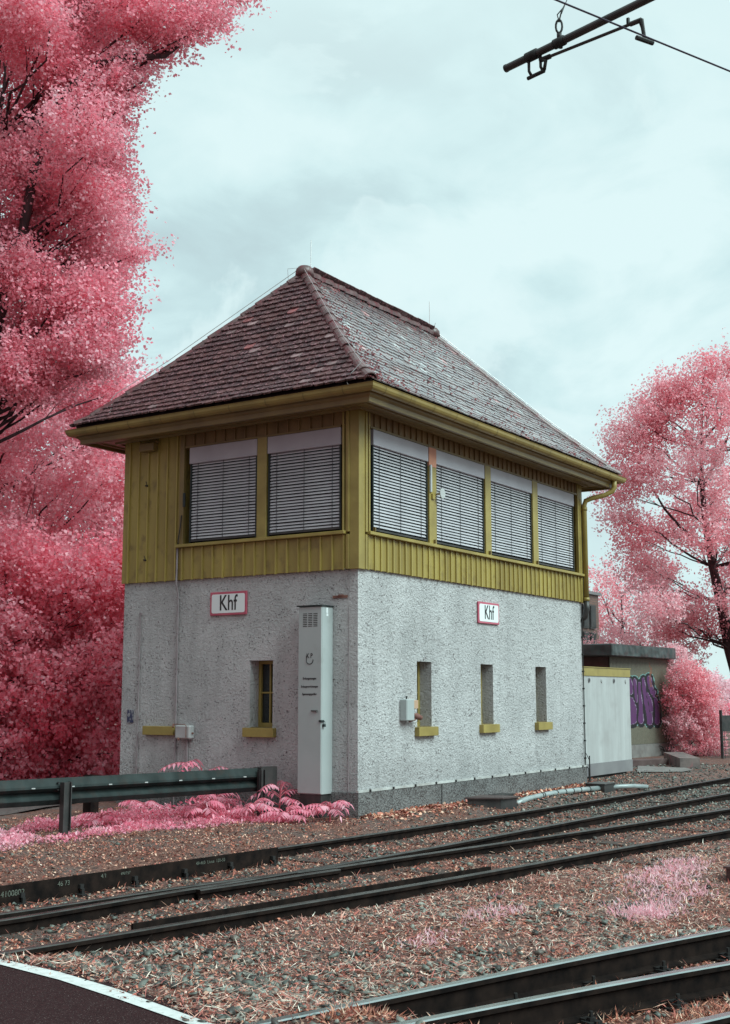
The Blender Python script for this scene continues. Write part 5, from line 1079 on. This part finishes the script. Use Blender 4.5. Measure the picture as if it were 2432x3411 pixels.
# far greenery
for i, (x, y, h, w, lab) in enumerate([(66, 16.6, 3.1, 2.2, 'faint pink tree on the horizon, left of the two far ones'), (70, 15.2, 2.7, 3.0, 'faint pink tree on the horizon at the very right edge')]):
    T = thing('distant_tree', (x, y, 0), lab, 'tree'); lb = [(x+R(-.6, .6)*w, y+R(-.6, .6)*w, h*R(.45, .85), w*.35, h*.22) for _ in range(9)]
    limbs([(x, y, 0), (x, y, h*.5), (x, y, h*.8)], [.12, .09, .04], lb, T); crown('crown', lb, M_leafB, T, 160, .16, (x, y), tint0=.9)
T = thing('clipped_hedge', (50, 9, 0), 'long low dark pink hedge before the distant hall at the right edge', 'hedge')
lb = [(46.5+i*1.0, 11.4-i*.55, .75, .8, .42) for i in range(12)]; limbs([(46.6, 11.3, 0), (46.6, 11.3, .5)], [.06, .03], lb[:4], T, name='stem'); crown('foliage', lb, M_leafC, T, 380, .12, (50, 12), tint0=.6, twig=.2)
T = thing('pale_shrub_row', (57, 12, 0), 'pale pink row of shrubs just behind the long low hedge', 'hedge')
lb = [(56+i*1.2, 14.6-i*.6, 1.1, 1.0, .42) for i in range(9)]; limbs([(56, 14.5, 0), (56, 14.5, .6)], [.06, .03], lb[:3], T, name='stem'); crown('foliage', lb, M_leafB, T, 200, .16, (58, 14), tint0=.95, twig=.3)

# sumac seedlings with pinnate fronds
def sumac(x, y, h, rad, nf, label, lsz=.075):
    T = thing('sumac_plant', (x, y, float(gz(x, y))), label, 'plant', 'sumac seedlings by the wall')
    st = MB(); lv = []; base = Vector((x, y, float(gz(x, y)))); top = base+Vector((R(-.04, .04), R(-.04, .04), h*.55)); st.tube([base, (base+top)/2+Vector((R(-.02, .02), R(-.02, .02), 0)), top], [.012, .010, .008], 6)
    fr = []
    for i in range(int(nf*.72)):
        a = 2.4*i+R(-.3, .3); o = Vector((math.cos(a), math.sin(a), 0)); s0 = base.lerp(top, R(.35, 1)); rr = rad*R(.7, 1.15); hh = h*R(.25, .55)
        P_ = [s0+o*rr*t+Vector((0, 0, hh*(1.5*t-1.45*t*t)))*1.0 for t in np.linspace(0, 1, 9)]
        st.tube(P_, [.005]*4+[.004]*3+[.003]*2, 4, caps=False)
        dd_ = Vector((-o.y, o.x, 0)); npair = 7
        for k in range(npair+1):
            t = .22+.78*k/npair; p = s0+o*rr*t+Vector((0, 0, hh*(1.5*t-1.45*t*t))); sz = lsz*1.0*(1.15-.55*abs(t-.55))*R(.85, 1.15)
            for sgn in ((-1, 1) if k < npair else (0,)):
                tip = dd_*sgn*1.0+o*.45+Vector((0, 0, -.55+R(-.2, .15))); tip.normalize(); sd = tip.cross(Vector((0, 0, 1))).normalized()
                dn = Vector((0, 0, -1))*sz*.12; w = sz*.17
                lv += [p, p+tip*sz*.35+sd*w+Vector((0, 0, sz*.04)), p+tip*sz+dn, p+tip*sz*.35-sd*w+Vector((0, 0, sz*.04))]
    st.obj('stem', M_twig, T, recalc=False)
    V = np.array([tuple(v) for v in lv])-np.array(T.location); n = len(V)//4
    npmesh('fronds', V, 4, M_sumac, T, {'tint': ('FLOAT', np.repeat(np.clip(RNG.normal(.55, .2, n), 0, 1), 4))})
sumac(-.47, .10, .44, .36, 15, 'pink sumac seedling nearest the building corner, in front of the plinth', .10)
sumac(-.88, .46, .34, .36, 13, 'pink sumac seedling below the foot of the tall grey cabinet', .10)
sumac(-.42, .95, .62, .36, 15, 'pink sumac seedling between the guardrail end and the tall grey cabinet', .10)
sumac(-.95, .92, .40, .34, 13, 'pink sumac seedling just in front of the guardrail end post', .095)
sumac(-.42, 2.20, 1.06, .55, 18, 'tallest pink sumac seedling, its fronds showing above the guardrail beam near its end', .11)
sumac(-1.25, 1.45, .36, .34, 13, 'pink sumac seedling under the guardrail beam a step left of its end post', .10)
sumac(-.7, 1.75, .42, .36, 12, 'pink sumac seedling behind the guardrail under the small left window', .10)
sumac(-1.15, 2.6, .30, .32, 10, 'low pink sumac seedling behind the guardrail under the junction box', .10)
sumac(-2.45, 2.05, .26, .26, 10, 'low pink sumac seedling right behind the middle guardrail post', .09)

# ------------------------------------------------------------------ scattered small stuff
def sample(n, t0, t1, half=24):
    t = RNG.uniform(t0, t1, n); th = AZ+np.radians(RNG.uniform(-half, half, n))
    return CAM.x+t*np.cos(th), CAM.y+t*np.sin(th), t
def vnoise(x, y, s, seed):
    r = np.random.default_rng(seed); G_ = r.random((64, 64)); u = x*s+100.3; v = y*s+77.7; i = np.floor(u).astype(int); j = np.floor(v).astype(int); fu = smooth01(u-i); fv = smooth01(v-j)
    g = lambda a_, b_: G_[a_ % 64, b_ % 64]
    return (g(i, j)*(1-fu)+g(i+1, j)*fu)*(1-fv)+(g(i, j+1)*(1-fu)+g(i+1, j+1)*fu)*fv
def inroad(x, y):
    ex = np.interp(-y, [-e[1] for e in edge], [e[0] for e in edge]); return (x < ex-.02-.22*np.clip(vnoise(x, y, 7, 31)-.35, 0, 1)-.10*RNG.random(np.shape(x))**3) & (y < -2.5)
def onrail(x, y):
    m = np.zeros(x.shape, bool)
    for pth in (R1p, CHA, CHB, R4p, R5p, R6p, R7p):
        yy = np.interp(x, [p[0] for p in pth], [p[1] for p in pth]); m |= np.abs(y-yy) < .042
    return m
def inbuild(x, y): return ((x > -.03) & (x < LX+.04) & (y > -.03)) | ((x > 7.4) & (x < 10.9) & (y > .55)) | ((y > 3.6) & (x > -8) & (x < 14))
def zone(x, y):
    # 0..1 weights: stones, straw, red leaves
    field = ((y < np.interp(x, [p[0] for p in R4p], [p[1] for p in R4p])-.08) & (y > np.interp(x, [p[0] for p in R5p], [p[1] for p in R5p])+.05))
    return field
# flakes of leaf litter
def flakes(name, n, t0, t1, smin, smax, palette, accept, label=None, aspect=(.5, .9), lift=.006, tilt=.5):
    x, y, t = sample(n, t0, t1); k = ~inroad(x, y) & ~onrail(x, y) & ~inbuild(x, y) & (RNG.random(len(x)) < accept(x, y)); x, y = x[k], y[k]; n = len(x)
    z = gz(x, y)+RNG.uniform(0.0, lift, n); c = np.stack([x, y, z], 1)
    a = RNG.uniform(0, 2*np.pi, n); tip = np.stack([np.cos(a), np.sin(a), RNG.normal(0, tilt, n)], 1); nr = RNG.standard_normal((n, 3))*tilt; nr[:, 2] += 1
    tip, s, nn_ = rotate_basis(tip, nr); sz = RNG.uniform(smin, smax, n)[:, None]; wd = sz*RNG.uniform(*aspect, n)[:, None]/2
    c[:, 2] += np.abs(tip[:, 2])*sz[:, 0]*.5
    V = np.stack([c-tip*sz/2, c+s*wd+nn_*wd*.3, c+tip*sz/2, c-s*wd+nn_*wd*.3], 1).reshape(-1, 3)
    pal = np.array(palette); ci = pal[RNG.integers(0, len(pal), n)]*RNG.uniform(.5, 1.15, (n, 1))*np.array([1, .88, .86]); col = np.concatenate([ci, np.ones((n, 1))], 1)
    o = npmesh(name, V, 4, M_litter, None, {'Col': ('FLOAT_COLOR', np.repeat(col, 4, 0))}); tag(o, label, kind='stuff'); return o
def a_field(x, y): return np.where(zone(x, y), 1.0, 0.0)
stonep = lambda x, y: vnoise(x, y, 1.7, 3)*.6+vnoise(x, y, 5, 4)*.4
def stone_acc(x, y):
    f = zone(x, y); s = stonep(x, y)
    near5 = np.exp(-((y-np.interp(x, [p[0] for p in R5p], [p[1] for p in R5p])-.45)/.42)**2)
    nearA = np.exp(-((x+7.6)/.75)**2)*(y < -3.0)*(y > -5.3)
    a_ = np.where(f, .07+.75*smooth01((s-.52)/.2)*.6+.9*near5*smooth01((s-.3)/.3)+.55*nearA, 0)
    btw = (~f) & (y < -.35); a_ = np.where(btw, .12+.6*smooth01((x-1.5)/3.5)+.25*smooth01((s-.55)/.2), a_)
    a_ = np.where((y > -.75) & (x > -.3), .10+.5*smooth01((x-2.5)/2), a_)
    a_ = np.where((y > -.8) & (x <= -.3), .03, a_)
    a_ = np.where(x > 11, a_*.6, a_)
    return np.clip(a_, 0, 1)
x, y, t = sample(125000, 5.4, 30); k = ~inroad(x, y) & ~onrail(x, y) & ~inbuild(x, y) & (RNG.random(len(x)) < stone_acc(x, y)); x, y, t = x[k], y[k], t[k]; n = len(x)
sz = RNG.uniform(.010, .026, n)*np.where(RNG.random(n) < .12, 1.45, 1)
cube = np.array([[-1, -1, -1], [1, -1, -1], [1, 1, -1], [-1, 1, -1], [-1, -1, 1], [1, -1, 1], [1, 1, 1], [-1, 1, 1]])*.75
Vc = cube[None]+RNG.uniform(-.42, .42, (n, 8, 3)); Vc[:, 4:, :2] *= RNG.uniform(.35, .95, (n, 1, 1)); Vc *= np.stack([RNG.uniform(.7, 1.35, n), RNG.uniform(.6, 1.1, n), RNG.uniform(.22, .6, n)], 1)[:, None]
a_ = RNG.uniform(0, 2*np.pi, n); ti = RNG.normal(0, .35, n)
ca, sa_ = np.cos(a_)[:, None], np.sin(a_)[:, None]; ct, s_t = np.cos(ti)[:, None], np.sin(ti)[:, None]
X_, Y_, Z_ = Vc[..., 0], Vc[..., 1], Vc[..., 2]; Xr = X_*ct+Z_*s_t; Zr = -X_*s_t+Z_*ct
Vs = np.stack([(Xr*ca-Y_*sa_)*sz[:, None]+x[:, None], (Xr*sa_+Y_*ca)*sz[:, None]+y[:, None], Zr*sz[:, None]+(gz(x, y)+sz*RNG.uniform(.2, .8, n))[:, None]], -1).reshape(-1, 3)
sp = np.array([[.085, .090, .078], [.13, .14, .122], [.03, .03, .028], [.18, .19, .165], [.05, .042, .038], [.12, .10, .085], [.075, .08, .07], [.26, .25, .22]])
sc_ = sp[RNG.integers(0, len(sp), n)]*RNG.uniform(.7, 1.25, (n, 1)); sc_ = np.concatenate([sc_, np.ones((n, 1))], 1)
o = npmesh('ballast_stones', Vs, 8, M_stone, None, {'Col': ('FLOAT_COLOR', np.repeat(sc_, 8, 0))}, faces=[(0, 3, 2, 1), (4, 5, 6, 7), (0, 1, 5, 4), (1, 2, 6, 5), (2, 3, 7, 6), (3, 0, 4, 7)]); tag(o, kind='stuff')
RED = [(.50, .17, .11), (.58, .26, .17), (.34, .11, .075), (.66, .38, .27), (.15, .055, .045), (.46, .15, .12), (.74, .52, .40), (.24, .08, .06)]
STRAW = [(.80, .58, .48), (.72, .42, .34), (.84, .70, .60), (.60, .26, .20), (.46, .14, .11), (.66, .32, .28), (.86, .76, .66), (.52, .16, .14)]
dry = lambda x, y: vnoise(x, y, .9, 8)
flakes('leaf_litter', 150000, 5.4, 26, .014, .036, RED, lambda x, y: np.where(zone(x, y), .60, .90)*np.where((x > 3) & (y < -.4), .45, 1), aspect=(.35, .8), lift=.012, tilt=.45)
flakes('dry_straw', 240000, 5.4, 20, (.035), .11, [(min(r*1.2, .92), g*1.22, b_*1.22) for r, g, b_ in STRAW], lambda x, y: np.where(zone(x, y), .35+.6*smooth01((dry(x, y)-.25)/.35), 0.02), aspect=(.025, .06), lift=.022, tilt=.22)
flakes('dry_debris', 120000, 5.4, 16, .010, .026, STRAW+RED, lambda x, y: np.where(zone(x, y), .8, .25), aspect=(.3, .7), lift=.012, tilt=.6)
flakes('pine_straw', 40000, 5.4, 15, .04, .10, RED, lambda x, y: np.where(zone(x, y), .25, .55)*(x < 2), aspect=(.03, .06), lift=.025, tilt=.4)
# leaf crumbs against the plinth
x = RNG.uniform(.0, 7.3, 3500); y = -.03-RNG.exponential(.13, 3500); k = y > -.6; x, y = x[k], y[k]
c = np.stack([x, y, gz(x, y)+RNG.uniform(0, .03, len(x))], 1); nr = RNG.standard_normal(c.shape)*.6; nr[:, 2] += 1
V = leaf_verts(c, RNG.standard_normal(c.shape)*[1, 1, .3], nr, RNG.uniform(.03, .07, len(c))); pal = np.array(RED); col = np.concatenate([pal[RNG.integers(0, 8, len(c))]*1.15, np.ones((len(c), 1))], 1)
tag(npmesh('fallen_leaves', V, 4, M_litter, None, {'Col': ('FLOAT_COLOR', np.repeat(col, 4, 0))}), kind='stuff')
# pink ground cover and weeds
def cover(name, spots, leaf, matl, tint0, upright=.3, label=None):
    C = []; S_ = []
    for (x, y, rx, ry, h, n) in spots:
        a = RNG.uniform(0, 2*np.pi, n); r = np.sqrt(RNG.random(n))*RNG.uniform(.5, 1.05, n); px = x+rx*r*np.cos(a); py = y+ry*r*np.sin(a)
        k = ~inbuild(px, py); px, py, r = px[k], py[k], r[k]
        hh = h*(1-r**2)*np.clip(vnoise(px, py, 6, 9)*1.6-.2, .1, 1.2)
        C.append(np.stack([px, py, gz(px, py)+RNG.random(len(px))*hh], 1))
    C = np.concatenate(C); n = len(C); tip = RNG.standard_normal((n, 3)); tip[:, 2] += upright; nr = RNG.standard_normal((n, 3))*.6; nr[:, 2] += 1
    V = leaf_verts(C, tip, nr, leaf*RNG.uniform(.5, 1.3, n), wid=.28 if upright < 1 else .07)
    return tag(npmesh(name, V, 4, matl, None, {'tint': ('FLOAT', np.repeat(np.clip(RNG.normal(tint0, .22, n), 0, 1), 4))}), kind='stuff')
sp_ = [(-1.9, 1.95, .9, .45, .22, 2600), (-1.0, 1.5, .7, .5, .22, 2400), (-.6, 1.9, .5, .6, .26, 2200), (-2.9, 2.35, .7, .35, .16, 1300), (-.75, .75, .5, .35, .14, 900), (-1.7, 2.8, .9, .4, .12, 900), (-1.5, 1.05, 1.0, .3, .07, 900), (-3.3, 1.35, 1.0, .3, .07, 700), (-2.4, 1.4, .8, .3, .09, 900)]
cover('ground_cover', sp_, .045, M_sumac, .5)
cover('ground_cover', [(-4.9, 1.55, .75, .55, .18, 3000), (-4.2, 1.75, .5, .4, .12, 1200), (-4.6, 2.3, 1.0, .5, .10, 1200), (-3.0, 1.6, .15, .1, .08, 120), (-6.3, 1.7, .9, .7, .18, 1500)], .045, M_sumac, .85)
def weeds(x, y): return smooth01((vnoise(x, y, .8, 21)*.5+vnoise(x, y, 3, 22)*.5-.52)/.18)
x, y, t = sample(60000, 6.5, 19); k = zone(x, y) & ~inroad(x, y) & (RNG.random(len(x)) < weeds(x, y)*smooth01((x+6.2)/2.5)*.55); x, y = x[k], y[k]; n = len(x)
C_ = np.stack([x, y, gz(x, y)+.004], 1); tip = RNG.standard_normal((n, 3))*.8; tip[:, 2] = np.abs(tip[:, 2])+.35; nr = RNG.standard_normal((n, 3)); V = leaf_verts(C_, tip, nr, RNG.uniform(.02, .075, n), wid=.06)
tag(npmesh('pink_grass', V, 4, M_sumac, None, {'tint': ('FLOAT', np.repeat(np.clip(RNG.normal(.7, .2, n), 0, 1), 4))}), kind='stuff')
cover('grass_tuft', [(-3.9, -5.28, .34, .20, .10, 500), (-3.7, -5.2, .7, .35, .04, 500), (-1.55, -4.66, 1.1, .28, .05, 500), (-2.2, -4.8, 1.2, .3, .03, 700), (-4.9, -4.45, .5, .25, .05, 220), (-6.0, -4.55, .4, .2, .04, 130), (-2.7, -5.1, .9, .35, .04, 500)], .055, M_leafB, .8, upright=1.3)
# standing dry blades
x, y, t = sample(2600, 5.6, 17); k = zone(x, y) & ~inroad(x, y) & (x > -8.1); x, y = x[k], y[k]; n = len(x); C_ = np.stack([x, y, gz(x, y)-.003], 1); tip = RNG.standard_normal((n, 3))*.8; tip[:, 2] = 1; V = leaf_verts(C_, tip, RNG.standard_normal((n, 3)), RNG.uniform(.03, .10, n), wid=.02)
col = np.concatenate([np.array(STRAW)[RNG.integers(0, 8, n)]*1.1, np.ones((n, 1))], 1); tag(npmesh('dry_grass', V, 4, M_litter, None, {'Col': ('FLOAT_COLOR', np.repeat(col, 4, 0))}), kind='stuff')
# tufts of reddish grass in the foreground track
spots = [(-7.75, -5.85, .28, .10), (-7.1, -6.15, .4, .12), (-6.7, -6.0, .3, .1), (-6.3, -6.75, .5, .14), (-6.9, -6.6, .3, .1), (-8.2, -5.42, .2, .07), (-5.8, -6.35, .4, .1), (-6.6, -5.95, .2, .1)]
C_ = []
for (x, y, r, h) in spots:
    m_ = 700; a = RNG.uniform(0, 2*np.pi, m_); q = np.sqrt(RNG.random(m_))*r; C_.append(np.stack([x+q*np.cos(a), y-.35*q*np.cos(a)+.3*q*np.sin(a), np.full(m_, -.13)], 1))
C_ = np.concatenate(C_); n = len(C_); C_[:, 2] = gz(C_[:, 0], C_[:, 1]); tip = RNG.standard_normal((n, 3)); tip[:, 2] = np.abs(tip[:, 2])*.6+.2; V = leaf_verts(C_, tip, RNG.standard_normal((n, 3)), RNG.uniform(.03, .085, n), wid=.016)
col = np.concatenate([np.array(RED)[RNG.integers(0, 7, n)]*1.1, np.ones((n, 1))], 1); tag(npmesh('red_grass', V, 4, M_litter, None, {'Col': ('FLOAT_COLOR', np.repeat(col, 4, 0))}), kind='stuff')
